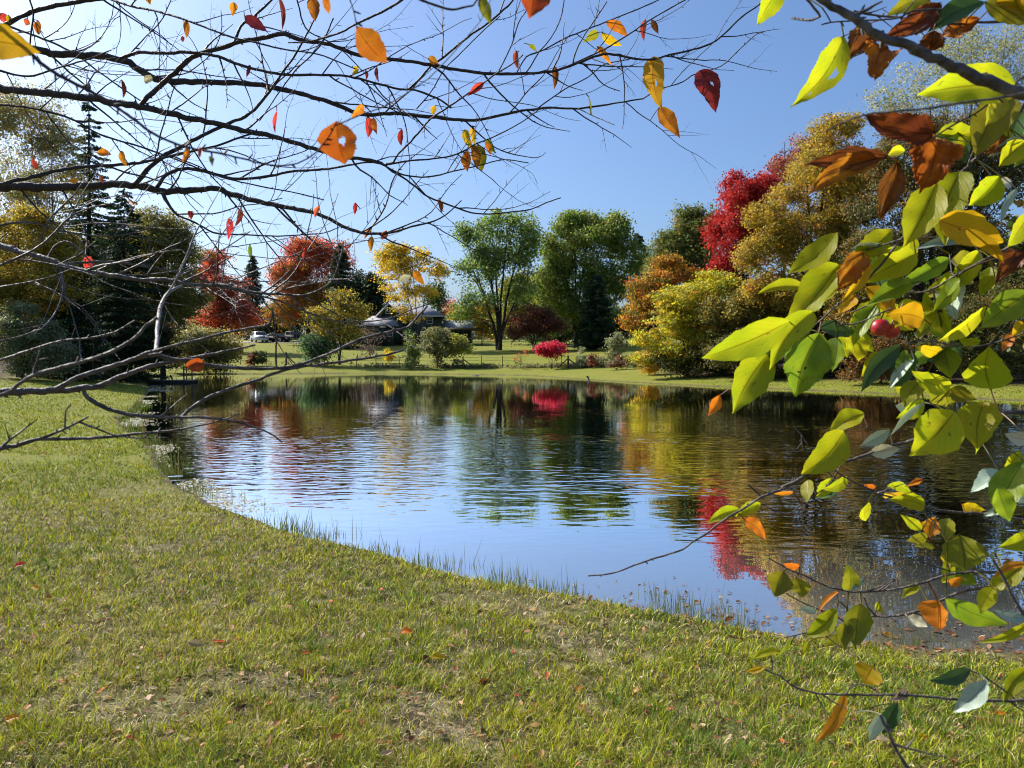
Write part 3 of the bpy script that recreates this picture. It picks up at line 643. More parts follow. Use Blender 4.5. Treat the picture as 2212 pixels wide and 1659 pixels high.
tree('dogwood_shrub', 'large grey-green shrub with pale leaves at the left wood edge', 'shrub', 48, 40,
     [(40,700,62,52),(88,735,50,48),(20,755,60,45),(120,770,45,32)], [(3, (.26,.3,.19)), (2, GGR), (1, DGR), (1, OLV)], 107, .08, [(30,670),(70,690),(100,720)], 30, cover=2.0)
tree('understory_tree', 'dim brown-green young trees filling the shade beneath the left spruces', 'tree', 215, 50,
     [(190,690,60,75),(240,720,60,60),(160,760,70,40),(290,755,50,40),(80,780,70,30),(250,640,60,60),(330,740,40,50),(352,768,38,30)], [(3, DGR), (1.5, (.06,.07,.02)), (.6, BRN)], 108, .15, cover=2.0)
tree('olive_shrub', 'pale silvery olive shrub on the far bank, left of the darker rounded one', 'shrub', 402, 66,
     [(398,722,34,36),(425,745,32,34),(385,755,30,26)], [(3, (.52,.50,.28)), (2, (.34,.36,.2)), (1, OLV)], 109, .07, [(390,700),(415,715)], 24, cover=2.2, leaf_px=4)
tree('olive_shrub', 'wide rounded olive-brown shrub on the far bank beside the garden fence', 'shrub', 465, 67,
     [(465,742,46,34),(490,755,30,30),(440,765,40,22),(480,775,40,14)], [(3, (.42,.36,.11)), (2, (.24,.23,.06)), (1.5, (.3,.26,.12)), (.6, DGR)], 110, .07, [(450,715),(485,720)], 30, cover=2.6, leaf_px=4)
tree('meadow_shrub', 'small light green bush at the corner of the shaded left bank', 'shrub', 312, 60,
     [(305,772,30,14),(330,780,22,10)], [(2, YLG), (2, GRN)], 111, .04, [(305,765)], 8, cover=2)

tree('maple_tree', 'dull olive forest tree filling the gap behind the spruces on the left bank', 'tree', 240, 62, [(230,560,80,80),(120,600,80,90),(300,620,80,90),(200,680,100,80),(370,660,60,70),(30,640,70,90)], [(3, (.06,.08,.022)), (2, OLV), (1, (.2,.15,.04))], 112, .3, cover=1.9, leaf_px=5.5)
# --- across the water, left to right
tree('red_maple', 'red maple with thin bare top twigs behind the olive shrubs, left of the cars', 'tree', 478, 92,
     [(485,640,52,55),(505,680,45,50),(455,600,32,50),(450,690,40,45),(530,690,28,32),(470,560,28,28)], [(4, (.42,.075,.05)), (2, SCA), (1.5, (.36,.13,.045)), (1, (.22,.1,.04))], 120, .25, [(450,528),(480,540),(510,590)], 70, cover=2.0, leaf_px=4.2, flat=.6)
spruce('pine_tree', 'blue-green pine rising behind the red maple on the left', 545, 128, 548, 36, 121, pal=((1,(.045,.075,.055)),(1,(.06,.085,.05))), cat='pine', power=.5, low=.2)
tree('dark_hedge_tree', 'black-green broad tree behind the silver car', 'tree', 600, 134, [(590,690,45,40),(640,680,45,45),(560,700,35,30),(690,690,40,40)], [(3, DGR), (1, (.02,.035,.015))], 122, .3, cover=2.2)
tree('sugar_maple', 'tall maple with red and orange top and greenish base above the parked cars', 'tree', 668, 112,
     [(668,560,58,52),(625,610,36,62),(720,570,40,50),(650,650,50,60),(610,680,28,40),(690,640,50,60)], [(3, (.30,.20,.04)), (2, OLV), (1.6, (.5,.08,.06)), (1, (.36,.22,.05))], 123, .35, [(640,530),(670,515),(700,530)], 60, top=([(3,(.44,.08,.05)),(2,(.46,.19,.035)),(1,PNK)], .34, .68), cover=2.2, leaf_px=4.2, vert=1.2)
spruce('spruce_tree', 'dark cone-shaped spruce in front of the red and orange maple', 735, 104, 524, 58, 124, power=.6, dens=1.5, low=.04)
spruce('spruce_tree', 'dark spruce close left of the green house', 800, 124, 585, 40, 125, power=.5, dens=1.3, low=.02)
tree('young_cherry_tree', 'small yellow-olive tree with dark forked trunks by the garden fence', 'tree', 733, 76,
     [(725,680,62,40),(760,690,40,42),(690,690,42,36),(720,725,60,26),(740,650,36,24)], [(3, (.28,.22,.05)), (2, OLV), (1, YEL), (1, GRN)], 126, .17, [(700,660),(735,640),(765,665)], 46, cover=.85, leaf_px=4.2)
tree('lilac_shrub', 'bluish green leafy shrub left of the young yellow-olive tree', 'shrub', 682, 75, [(682,740,30,24),(672,755,22,14),(700,755,20,16)], [(3, (.08,.16,.09)), (2, GRN), (1, BLG)], 127, .05, [(680,725)], 14, cover=2.0, leaf_px=4.2)
tree('hemlock_tree', 'black-green bushy tree filling the shade between the red-topped maple and the house', 'tree', 775, 127, [(770,650,44,70),(810,650,26,62),(745,690,50,46),(800,700,36,36)], [(3, (.018,.034,.016)), (1, DGR)], 119, .3, cover=2.4, mat='needles')
tree('bare_plum_shrub', 'leafless purplish shrub standing before the house porch', 'shrub', 800, 84, [(800,735,32,42),(790,760,24,18)], [(1, (.12,.08,.09))], 128, .06, [(780,700),(800,695),(822,705)], 70, cover=.25, leaf_px=3.6)
tree('honey_locust', 'airy golden-yellow tree standing in front of the green house', 'tree', 903, 98,
     [(850,590,46,52),(905,570,42,42),(942,590,27,28),(880,640,62,34),(840,560,36,36),(860,545,28,24),(880,684,24,15),(866,672,16,12)], [(4, (.66,.45,.03)), (2, (.5,.38,.04)), (1.2, OLV), (1, YLG)], 129, .2, [(850,545),(890,560),(935,575)], 60, cover=1.15, leaf_px=4.4, clump_px=13)
tree('beech_tree', 'orange and yellow-green tree behind the house extension', 'tree', 1005, 142, [(1000,690,34,30),(1040,685,38,34),(985,705,22,20),(1060,715,30,26)], [(2, YLG), (2, (.46,.27,.05)), (1.5, ORG), (1, OLV)], 130, .2, cover=2.3, leaf_px=4)
tree('red_maple', 'distant scarlet maple just above the house extension roof', 'tree', 970, 165, [(972,670,15,22),(960,690,14,18)], [(1, SCA), (1, RED)], 131, .2, cover=2.3, leaf_px=4)
tree('hawthorn_tree', 'dark green narrow tree at the right corner of the house roof', 'tree', 948, 135, [(948,655,18,46),(935,640,16,30)], [(2, DGR), (1, GRN)], 132, .2, cover=2.2, leaf_px=4)
tree('silver_maple', 'tall airy green maple with fanning bare stems, left of the fuller one', 'tree', 1077, 98,
     [(1050,520,52,58),(1120,510,46,55),(1028,590,40,60),(1090,580,50,60),(1145,560,26,60),(1030,660,38,40),(1010,510,26,36),(1085,475,34,22),(1135,640,26,50),(1000,680,24,34),(1065,560,40,40)], [(3, (.15,.24,.045)), (2, (.10,.18,.04)), (2, (.24,.29,.08)), (.6, (.28,.34,.17))], 133, .5, [(1030,470),(1060,465),(1100,470),(1140,480),(1000,540),(1155,580)], 80, cover=1.25, leaf_px=4.8, clump_px=17)
tree('box_elder', 'yellow-green tree in the gap between the two tall green maples', 'tree', 1150, 116,
     [(1130,640,50,60),(1175,640,45,70),(1195,690,40,50),(1100,690,40,45)], [(3, (.17,.2,.035)), (2, YLG), (1, (.36,.26,.04)), (1.5, GRN)], 134, .25, cover=2.6, leaf_px=4.2)
tree('silver_maple', 'full leafy green maple with broad crown, the largest tree across the pond', 'tree', 1243, 102,
     [(1220,530,52,68),(1280,510,60,58),(1340,540,42,66),(1250,600,66,60),(1200,590,36,56),(1310,620,50,60),(1250,475,40,22),(1330,490,34,28),(1230,660,46,40),(1385,590,28,56),(1185,650,34,56),(1275,690,54,40)], [(3, (.15,.22,.04)), (2, (.20,.25,.05)), (1.4, (.10,.16,.035)), (.7, (.36,.31,.07))], 135, .45, [(1200,500),(1240,465),(1280,462),(1320,480),(1350,520)], 90, cover=2.3, leaf_px=4.6, clump_px=15, vert=.8)
spruce('spruce_tree', 'dark spruce under the broad green maple, its trunk bare at the foot', 1288, 92, 590, 54, 136, power=.45, dens=1.5, low=.08)
spruce('pine_tree', 'dark pine at the right shoulder of the broad green maple', 1380, 112, 498, 40, 137, pal=((1,(.022,.045,.03)),(1,(.03,.05,.03))), cat='pine', power=.35, dens=1.2, gap=.1, low=.1)
tree('dark_understory_tree', 'dark green bushy tree behind the brown-red ornamental tree', 'tree', 1330, 106, [(1330,700,50,50),(1270,720,60,35),(1220,720,40,30),(1180,735,40,18)], [(3, DGR), (1, GRN)], 138, .2, cover=2.2, leaf_px=4.2)
tree('purple_crabapple', 'low spreading brown-red tree on the far lawn between the two tall maples', 'tree', 1152, 93,
     [(1150,700,48,32),(1180,705,40,30),(1120,720,26,22),(1160,675,30,16)], [(3, RBR), (2, (.16,.07,.035)), (1, (.10,.08,.03)), (.6, (.24,.07,.05))], 139, .16, [(1130,680),(1160,668),(1190,685)], 40, cover=2.0, leaf_px=4)

# --- far bank shrubs along the garden fence
tree('burning_bush', 'bright magenta-red vase-shaped bush at the pond bank', 'shrub', 1192, 68,
     [(1192,752,26,18),(1174,757,18,13),(1212,757,18,13),(1193,766,20,12)], [(4, (.55,.03,.09)), (2, (.42,.02,.06)), (1, (.6,.10,.14))], 140, .05, [(1170,752),(1185,744),(1200,744),(1216,754)], 30, cover=2.8, leaf_px=3.6, clump_px=9, skirt=False)
tree('willow_shrub', 'larger round grey-green shrub on the far bank in front of the house', 'shrub', 945, 73,
     [(942,733,36,26),(930,752,30,20),(965,742,22,26),(945,766,22,12)], [(3, (.25,.25,.12)), (2, GGR), (1.5, OLV)], 141, .11, [(925,720),(945,715),(962,722)], 30, skirt_w=.16, cover=2.0, leaf_px=4, clump_px=10)
tree('willow_shrub', 'yellow-green leaning shrub close right of the round grey-green one', 'shrub', 988, 72.5,
     [(990,742,26,24),(1003,755,18,20),(975,760,20,14)], [(2, YLG), (2, (.25,.25,.10)), (1, GGR)], 142, .06, [(978,724),(998,728)], 24, skirt_w=.24, cover=1.9, leaf_px=4, clump_px=10)
tree('elder_sapling', 'thin upright sapling with buff top and green foot left of the round grey-green shrub', 'sapling', 888, 72, [(886,735,11,22),(893,762,15,14),(882,765,14,10)], [(2, GGR), (1.5, (.1,.2,.05)), (1, YLG)], 143, .04, [(886,715)], 12, cover=1.8, leaf_px=3.8, clump_px=8)
tree('golden_sapling', 'tiny golden bush on the far lawn before the porch', 'sapling', 841, 78, [(841,762,11,12)], [(1, YEL), (1, YLG)], 144, .03, [(841,752)], 8, cover=2.0, leaf_px=3.6, clump_px=7)
tree('rose_bush', 'small dark red climbing bush beside the gate post', 'shrub', 547, 74, [(549,768,9,13),(540,775,8,8)], [(2, (.2,.05,.04)), (2, DGR), (1, RED)], 145, .03, [(548,760)], 8, cover=2.2, leaf_px=3.6, clump_px=7)
tree('ivy_bush', 'small dark green clump grown over a fence post', 'shrub', 567, 74, [(567,771,9,11),(560,779,10,6)], [(1, DGR), (1, GRN)], 146, .03, [(567,764)], 8, cover=2.4, leaf_px=3.6, clump_px=7)
tree('sumac_sapling', 'thin coral-red sapling left of the magenta bush', 'sapling', 1130, 69, [(1122,766,9,9),(1137,760,8,8),(1116,778,7,7)], [(2, (.5,.14,.09)), (1, (.4,.16,.06)), (1, OLV)], 147, .03, [(1122,757),(1140,755)], 14, cover=.45, skirt=False, leaf_px=3.6, clump_px=7)
tree('pale_sapling', 'thin whitish-leaved sapling right of the magenta bush', 'sapling', 1256, 67, [(1256,764,11,14),(1254,780,7,10)], [(2, PLG), (1, GGR)], 148, .03, [(1256,752)], 12, cover=1.3, leaf_px=3.6, clump_px=7)
tree('rosy_sapling', 'small dusky pink bush between the whitish sapling and the yellow bush', 'sapling', 1278, 66, [(1278,770,11,8)], [(1, (.3,.07,.07)), (1, (.2,.1,.06))], 149, .03, [(1278,762)], 8, cover=1.6, leaf_px=3.6, clump_px=7)
tree('willow_wand_shrub', 'upright grey-green wand-like shrub below the dark spruce, left of the orange tree', 'shrub', 1332, 66, [(1330,745,17,24),(1342,760,14,18),(1322,760,12,16)], [(3, GGR), (1, PLG), (1, OLV)], 150, .05, [(1322,720),(1334,718),(1344,728)], 24, cover=1.5, leaf_px=4, vert=1.5, clump_px=9)
tree('viburnum_shrub', 'dull red low shrub at the foot of the upright grey-green shrub', 'shrub', 1343, 62, [(1342,778,18,12),(1330,788,16,9)], [(2, (.2,.06,.05)), (1, GGR), (1, (.3,.28,.2))], 151, .04, [(1342,768)], 10, cover=2.0, leaf_px=3.8, clump_px=8)
tree('yellow_bush', 'low glowing yellow-orange bush at the left end of the right wood', 'shrub', 1402, 54, [(1400,778,24,17),(1412,790,16,12)], [(3, (.55,.33,.03)), (1, (.5,.4,.05))], 152, .05, [(1400,762)], 14, cover=2.6, leaf_px=4, clump_px=10)

# --- right wood
tree('orange_maple', 'orange-edged green maple at the left end of the right wood', 'tree', 1420, 62,
     [(1410,640,48,60),(1450,610,50,60),(1380,690,28,50),(1470,680,50,60),(1440,570,30,24)], [(3, (.14,.17,.03)), (2.6, (.60,.25,.03)), (1.4, (.46,.28,.04)), (.7, (.36,.06,.03))], 160, .28, cover=2.5)
tree('dark_oak', 'tall dark olive tree left of the crimson maple', 'tree', 1500, 72,
     [(1500,520,42,66),(1470,570,46,60),(1530,560,40,90),(1495,470,24,30),(1540,470,14,40),(1440,600,40,60),(1560,620,40,60),(1455,545,44,56),(1490,500,40,56)], [(3, (.09,.13,.03)), (2, (.17,.18,.04)), (.7, (.28,.22,.06))], 161, .3, cover=2.4)
tree('sassafras_tree', 'bright yellow-green tree reaching down to the right bank', 'tree', 1485, 51,
     [(1480,650,60,46),(1440,700,56,50),(1510,690,60,60),(1400,740,36,36),(1540,620,50,46),(1470,745,70,36),(1560,710,50,60),(1470,775,70,24),(1400,778,40,18),(1545,770,50,30)], [(4, (.50,.46,.035)), (2.4, (.34,.38,.04)), (1.4, (.58,.36,.04)), (1.2, OLV)], 162, .16, [(1450,640),(1500,610),(1545,600)], 60, cover=2.0, leaf_px=5, flat=.5)
tree('young_oak', 'olive and gold young tree below the crimson maple, its crown down to the bank', 'tree', 1640, 49, [(1600,690,56,60),(1650,730,60,56),(1570,745,46,48),(1700,690,56,66),(1640,640,50,40),(1740,740,60,50),(1545,690,36,50)], [(3, (.26,.22,.04)), (2, OLV), (1.4, (.44,.30,.04)), (1.6, DGR)], 172, .16, cover=2.2, leaf_px=4.8)
tree('bramble_thicket', 'dark green thicket hiding the trunk of the bright yellow-green tree', 'shrub', 1480, 50.2, [(1440,780,40,20),(1515,775,54,28),(1575,770,40,34)], [(3, (.06,.075,.02)), (1.4, OLV), (.8, (.3,.26,.05))], 173, .05, cover=2.0)
tree('crimson_maple', 'tall crimson-red maple, the brightest red tree at the right', 'tree', 1600, 60,
     [(1600,440,48,64),(1580,520,54,70),(1640,420,34,48),(1570,590,36,46),(1630,500,48,80),(1590,390,24,20)], [(5, (.39,.022,.024)), (2, (.46,.045,.035)), (1.2, (.2,.012,.018))], 163, .3, [(1580,390),(1605,370),(1640,380)], 60, cover=2.4, leaf_px=4.6, vert=.5)
tree('russet_maple', 'dull red maple peeping out above the golden oak', 'tree', 1690, 66, [(1695,370,40,44),(1725,330,40,44),(1660,420,30,40)], [(2, (.3,.07,.06)), (1, (.35,.18,.1)), (1, BRN)], 164, .25, cover=1.7, leaf_px=4.4)
tree('golden_oak', 'large golden-olive oak right of the crimson maple', 'tree', 1760, 48,
     [(1760,380,80,90),(1800,300,70,56),(1700,470,70,80),(1660,560,60,70),(1760,530,90,90),(1830,420,70,110),(1690,640,80,60),(1800,640,90,80),(1620,640,40,40)], [(4, (.40,.29,.035)), (3, (.22,.21,.035)), (2, (.52,.34,.035)), (1, (.2,.13,.04)), (.4,(.4,.10,.04))], 165, .36, [(1740,310),(1790,260),(1830,330)], 90, cover=2.1, leaf_px=4.6)
tree('dark_hickory', 'tall dark-limbed tree with olive and rust leaves standing over the right wood', 'tree', 2010, 43,
     [(1990,330,110,90),(2080,400,110,120),(1930,430,90,100),(2150,310,90,110),(2000,540,130,110),(2140,560,110,110),(1900,560,70,80)], [(3, (.12,.12,.035)), (2, (.2,.17,.05)), (1.3, (.26,.12,.04)), (1, (.07,.08,.025))], 166, .42, [(1930,300),(2010,230),(2090,260),(2170,250)], 110, cover=1.7, leaf_px=4.8)
tree('poplar_tree', 'very tall sparse tree with pale leaves against the sky at top right', 'tree', 2090, 52,
     [(2000,200,90,80),(2120,150,100,90),(2190,100,70,80),(1920,230,60,50),(2060,90,60,40),(2200,260,60,90)], [(3, (.32,.33,.2)), (2, (.25,.26,.12)), (1, (.36,.3,.15))], 167, .28, [(1950,190),(2020,130),(2100,60),(2180,40)], 110, 'bark_grey', cover=.45, billow=False, leaf_px=4.2, clump_px=18)
tree('spicebush', 'yellow leafed young tree beneath the tall dark-limbed tree', 'tree', 1880, 44,
     [(1880,660,70,50),(1830,700,60,50),(1950,690,60,50),(2040,660,70,50)], [(3, (.34,.24,.04)), (2, OLV), (1.4, (.3,.14,.04)), (1, DGR)], 168, .14, cover=1.7)
tree('rust_shrub', 'rust-brown shrub in shade at the right wood edge', 'shrub', 1905, 40.5, [(1900,765,60,40),(1950,775,50,36),(1850,770,40,34)], [(2, (.26,.11,.035)), (2, (.16,.10,.03)), (1, DGR)], 169, .07, cover=2.0)
tree('shade_tree', 'dim green low-branched tree at the right frame edge behind the apple leaves', 'tree', 2130, 38.5,
     [(2120,700,90,70),(2190,640,70,90),(2060,760,70,45),(2170,790,80,36)], [(3, (.07,.08,.022)), (1.5, OLV), (1, (.25,.16,.04))], 170, .2, cover=1.7)
tree('bramble_thicket', 'dark bramble thicket at the foot of the golden oak', 'shrub', 1650, 46.5, [(1620,755,60,48),(1700,755,70,52),(1560,765,50,36),(1790,765,70,50),(1860,780,50,40)], [(3, (.06,.065,.02)), (1.4, (.2,.15,.05)), (1, (.12,.12,.04))], 171, .06, cover=2.2)

# --- tall dry weeds at the fence row, and the mass of woods behind everything
def weeds():
    rng = np.random.default_rng(77); V = []; 
    n = 5200; t = rng.random(n); X = np.interp(t, [0, .12, .45, .7, 1], [-25, -10, 3.5, 9, 15.5]) ; Yb = np.interp(t, [0, .12, .45, .7, 1], [76, 73.5, 69.5, 66.5, 52.5]) + rng.normal(0, .35, n)
    keep = rng.random(n) < np.where(X > 6, 1.0, .32) * (.25 + smooth01(.42, .6, vnoise(X * .35, Yb * .1, 5))); X, Yb = X[keep], Yb[keep]; n = len(X)
    h = rng.uniform(.15, .6, n) * np.where(X > 6, 1.7, .8); Z = ground_h(X, Yb)
    cols = mixcol([(2, (.27,.24,.14)), (1.4, GGR), (1, OLV), (.8, GRN)], n, rng)
    out = []; cc = []
    for k in range(9):
        u = rng.uniform(.05, 1, n); a = rng.normal(size=(n, 3)); a /= np.linalg.norm(a, axis=1, keepdims=True); b = np.cross(a, rng.normal(size=(n, 3))); b /= np.linalg.norm(b, axis=1, keepdims=True)
        P = np.stack([X + rng.normal(0, .1, n), Yb + rng.normal(0, .1, n), Z + u * h], 1); a *= .09; b *= .045
        out.append(np.stack([P - a, P + b, P + a, P - b], 1).reshape(-1, 3)); cc.append(np.repeat(cols * rng.uniform(.6, 1.3, (n, 1)), 4, 0))
    V = np.concatenate(out); tag(raw('bank_weeds', V, np.arange(len(V)).reshape(-1, 4), M['foliage'], col=np.concatenate(cc)), 'dry buff and green weeds along the fence row of the far bank', 'weeds', kind='stuff')
weeds()

def far_woods():
    rng = np.random.default_rng(91)
    path = np.array([(-52, 30), (-50, 50), (-58, 75), (-66, 110), (-62, 150), (-30, 172), (10, 178), (45, 165), (52, 120), (40, 92), (34, 72), (34, 52), (40, 34), (46, 12)], float)
    q = catmull(path, 1.0); q = q[rng.integers(0, len(q), 2600)] + rng.normal(0, 2.6, (2600, 2))
    hh = np.where(q[:, 1] > 125, 8.0, 10.5) * (.55 + .6 * vnoise(q[:, 0] * .12, q[:, 1] * .12, 8)); g = ground_h(q[:, 0], q[:, 1])
    cc = np.stack([q[:, 0], q[:, 1], g + rng.uniform(.03, 1, len(q)) * hh], 1); ccol = mixcol([(4, DGR), (2, GRN), (1.2, OLV), (.7, (.26,.17,.04)), (.3, (.3,.08,.04))], len(cc), rng)
    n = 95000; i = rng.integers(0, len(cc), n); P = cc[i] + rng.normal(0, 1, (n, 3)) * np.array([1.3, 1.3, .8])
    nn = rng.normal(size=(n, 3)); nn /= np.linalg.norm(nn, axis=1, keepdims=True); b = np.cross(nn, rng.normal(size=(n, 3))); b /= np.linalg.norm(b, axis=1, keepdims=True)
    s = rng.uniform(.18, .42, n)[:, None]; a = nn * s; b = b * s * .65
    V = np.stack([P - a, P + b, P + a, P - b], 1).reshape(-1, 3)
    tag(raw('far_woods', V, np.arange(len(V)).reshape(-1, 4), M['foliage'], col=np.repeat(ccol[i] * rng.uniform(.7, 1.3, (n, 1)), 4, 0)), 'mass of far woods closing the view behind the trees', 'woods', kind='stuff')
far_woods()
# ------------------------------------------------------------------ house
def build_house():
    D = 116.0; s = D / FPX
    def X(px): return (px - CX) * s
    def Zp(py): return at(1106, py, D).z
    g = gz(X(900), D); root = thing('house', 'dark green two-storey house with grey shingle roofs and white-framed windows across the pond', 'house', (X(895), D, g))
    z0 = g - .4; zE = Zp(682)                     # main eave
    # main block, right part with a hipped roof, and a left cross gable facing the pond
    xl, xm, xr = X(818), X(872), X(958); dep = 8.0
    zr = Zp(657)
    w = MB(); w.box(xm, D, z0, xr - .35, D + dep, zE)
    w.box(xl + .35, D - .9, z0, xm, D + dep, Zp(686))
    gx = (xl + xm) / 2
    w.prism([(xl + .35, D - .9, Zp(686)), (xm, D - .9, Zp(686)), (gx, D - .9, zr - .25)], (0, 5, 0))
    w.box(X(952), D + 1.5, z0, X(1016), D + 7, Zp(713))
    w.box(X(790), D - 3.6, z0, X(858), D - .91, Zp(709))
    wall = w.build('wall', M['wall'], root)
    r = MB()
    t = .16
    # hip roof: four slopes as slabs
    x0, x1, y0, y1 = xm - 1.5, xr, D - .5, D + dep + .5; yc = (y0 + y1) / 2; hx = X(918); zh = Zp(662)
    for P in ([(x0, y0, zE), (x1, y0, zE), (hx, yc, zh), (x0, yc, zh)], [(x1, y0, zE), (x1, y1, zE), (hx, yc, zh)], [(x1, y1, zE), (x0, y1, zE), (x0, yc, zh), (hx, yc, zh)]):
        r.prism(P, (0, 0, t))
    # gable slopes
    for sx in (-1, 1):
        e = xl - .1 if sx < 0 else xm + .15
        r.prism([(gx, D - 1.4, zr), (e, D - 1.4, Zp(685)), (e, D + 5, Zp(685)), (gx, D + 5, zr)], (0, 0, t + .02))
    # porch roof sloping to the front and the low extension roof
    r.prism([(X(808), D - .92, Zp(685)), (X(849), D - .92, Zp(685)), (X(871), D - 4.1, Zp(707)), (X(782), D - 4.1, Zp(707))], (0, 0, t))
    r.prism([(X(946), D + 1.0, Zp(712)), (X(1020), D + 1.0, Zp(712)), (X(1018), D + 4.5, Zp(692)), (X(948), D + 4.5, Zp(692))], (0, 0, t))
    r.prism([(X(1020), D + 7.5, Zp(712)), (X(946), D + 7.5, Zp(712)), (X(948), D + 4.5, Zp(692)), (X(1018), D + 4.5, Zp(692))], (0, 0, t))
    roof = r.build('roof', M['shingle'], root)
    f = MB()
    f.box(x0, y0 - .06, zE - .2, x1 + .06, y0 - .005, zE + .02); f.box(x1 + .005, y0 - .06, zE - .2, x1 + .06, y1, zE + .02)
    for sx in (-1, 1):
        e = xl - .1 if sx < 0 else xm + .15
        f.prism([(gx, D - 1.42, zr + .2), (e, D - 1.42, Zp(685) + .2), (e, D - 1.42, Zp(685) - .12), (gx, D - 1.42, zr - .14)], (0, -.05, 0))
    f.build('fascia', M['trim'], root)
    ch = MB(); ch.box(X(1009), D + 4.1, Zp(696), X(1012), D + 4.5, Zp(686)); ch.build('vent_pipe', M['wire'], roof)
    def window(px0, px1, py0, py1, y):
        a, b, c, d = X(px0), X(px1), Zp(py1), Zp(py0)
        m = MB(); e = .11
        m.box(a, y - .06, c, a + e, y - .003, d); m.box(b - e, y - .06, c, b, y - .003, d); m.box(a + e, y - .06, c, b - e, y - .003, c + e); m.box(a + e, y - .06, d - e, b - e, y - .003, d); m.box(a + e, y - .055, (c + d) / 2 - .03, b - e, y - .003, (c + d) / 2 + .03)
        fr = m.build('window', M['trim'], root)
        p = MB(); p.box(a + e + .004, y - .02, c + e + .004, b - e - .004, y - .004, (c + d) / 2 - .034); p.box(a + e + .004, y - .02, (c + d) / 2 + .034, b - e - .004, y - .004, d - e - .004); p.build('pane', M['glass'], fr)
    window(922, 936, 686, 700, D); window(908, 922, 716, 730, D); window(836, 846, 668, 679, D - .9); window(846, 857, 716, 728, D - 3.6); window(884, 893, 688, 699, D); window(980, 992, 722, 735, D + 1.5)
    d = MB(); d.box(X(866), D - .955, g, X(872) + .3, D - .903, g + 2.1); d.build('door', M['darkwood'], root)
    root2 = thing('patio_cover', 'flat dark timber patio cover on posts at the right end of the house', 'pergola', (X(1010), D - 2, gz(X(1010), D - 2)))
    c = MB(); c.box(X(962), D - 3.6, Zp(714), X(1046), D + .9, Zp(710)); c.build('cover', M['darkwood'], root2)
    for px in (966, 1004, 1042):
        q = MB(); q.box(X(px), D - 3.4, gz(X(px), D - 3.4) - .2, X(px) + .16, D - 3.24, Zp(714) - .003); q.build('post', M['darkwood'], root2)
    rl = MB(); rl.box(X(1006), D - 3.36, Zp(733), X(1041), D - 3.30, Zp(731)); rl.build('rail', M['wood'], root2)
build_house()

# ------------------------------------------------------------------ parked vehicles
def vehicle(name, label, cat, px, D, yaw, paint, L, W, prof, cab, wheel_r, wheels, seed):
    "prof: side outline (x along the length, z), cab: (start, end) z above which the sides lean in"
    x = (px - CX) / FPX * D; g = gz(x, D); root = thing(name, label, cat, (x, D, g), 'vehicles parked on the gravel drive')
    R = Matrix.Translation((x, D, g)) @ Matrix.Rotation(yaw, 4, 'Z'); belt, inset = cab
    def tf(p): return tuple(R @ Vector(p))
    def yy(z, x_): 
        k = 1 - .06 * smooth01(.55, 1, abs(x_) / (L / 2)) 
        return W / 2 * k - (inset * max(0, z - belt) / .6 if z > belt else .05 * max(0, (.5 - z) / .3))
    n = len(prof); b = MB()
    b.add([tf((p[0], -yy(p[1], p[0]), p[1])) for p in prof] + [tf((p[0], yy(p[1], p[0]), p[1])) for p in prof],
          [tuple(range(n))[::-1], tuple(range(n, 2 * n))] + [(i, (i + 1) % n, n + (i + 1) % n, n + i) for i in range(n)])
    body = b.build('body', M[paint], root)
    gl = MB(); 
    def pane(pts, side):       # pts (x, z) on the side
        P = [tf((q[0], side * (yy(q[1], q[0]) + .006), q[1])) for q in pts]; gl.poly(P if side < 0 else P[::-1])
    top = max(p[1] for p in prof)
    for sd_ in (-1, 1):
        for q in wheels['panes']: pane(q, sd_)
    for (xa, za, xb, zb) in wheels['screens']:       # front and rear screens lie 8 mm proud of the body slope
        nx, nz = (zb - za), -(xb - xa); l = math.hypot(nx, nz); nx, nz = nx / l * .008, nz / l * .008
        if nz < 0: nx, nz = -nx, -nz
        xa2, za2 = xa + (xb - xa) * .08, za + (zb - za) * .08; xb2, zb2 = xa + (xb - xa) * .92, za + (zb - za) * .92
        gl.poly([tf((xa2 + nx, -yy(za2, xa2) + .06, za2 + nz)), tf((xa2 + nx, yy(za2, xa2) - .06, za2 + nz)), tf((xb2 + nx, yy(zb2, xb2) - .06, zb2 + nz)), tf((xb2 + nx, -yy(zb2, xb2) + .06, zb2 + nz))])
    gl.build('windows', M['carglass'], root)
    for wx in wheels['x']:
        for sy in (-1, 1):
            wo = W / 2 - .2
            t = MB(); t.disc(tf((wx, sy * wo, wheel_r)), R.to_3x3() @ Vector((0, sy, 0)), wheel_r, .215, 20, wheel_r * .97); ty = t.build('wheel', M['rubber'], root)
            r = MB(); r.disc(tf((wx, sy * (wo + .216), wheel_r)), R.to_3x3() @ Vector((0, sy, 0)), wheel_r * .62, .012, 16, wheel_r * .5); r.build('rim', M['rim'], ty)
    xf = max(p[0] for p in prof)
    for sy in (-1, 1):
        h = MB(); zc = wheels['lamp']; a, c = sy * (W / 2 - .52), sy * (W / 2 - .12)
        h.box(xf - .12, min(a, c), zc - .07, xf + .02, max(a, c), zc + .07, R); h.build('headlight', M['lamp'], root)
        mm = MB(); mxs = wheels['mirror']; mm.box(mxs[0] - .08, sy * (W / 2 + .02) - .09, mxs[1], mxs[0] + .08, sy * (W / 2 + .02) + .09, mxs[1] + .15, R); mm.build('mirror', M[paint], root)
    gr = MB(); zg = wheels['lamp']; gr.box(xf - .1, -W / 2 + .56, zg - .12, xf + .012, W / 2 - .56, zg + .07, R); gr.build('grille', M['grille'], root)
    bp = MB(); bp.box(xf - .25, -W / 2 + .08, .30, xf + .06, W / 2 - .08, .50, R); bp.build('bumper', M['grille'] if paint != 'silver' else M['silver'], root)
    return root
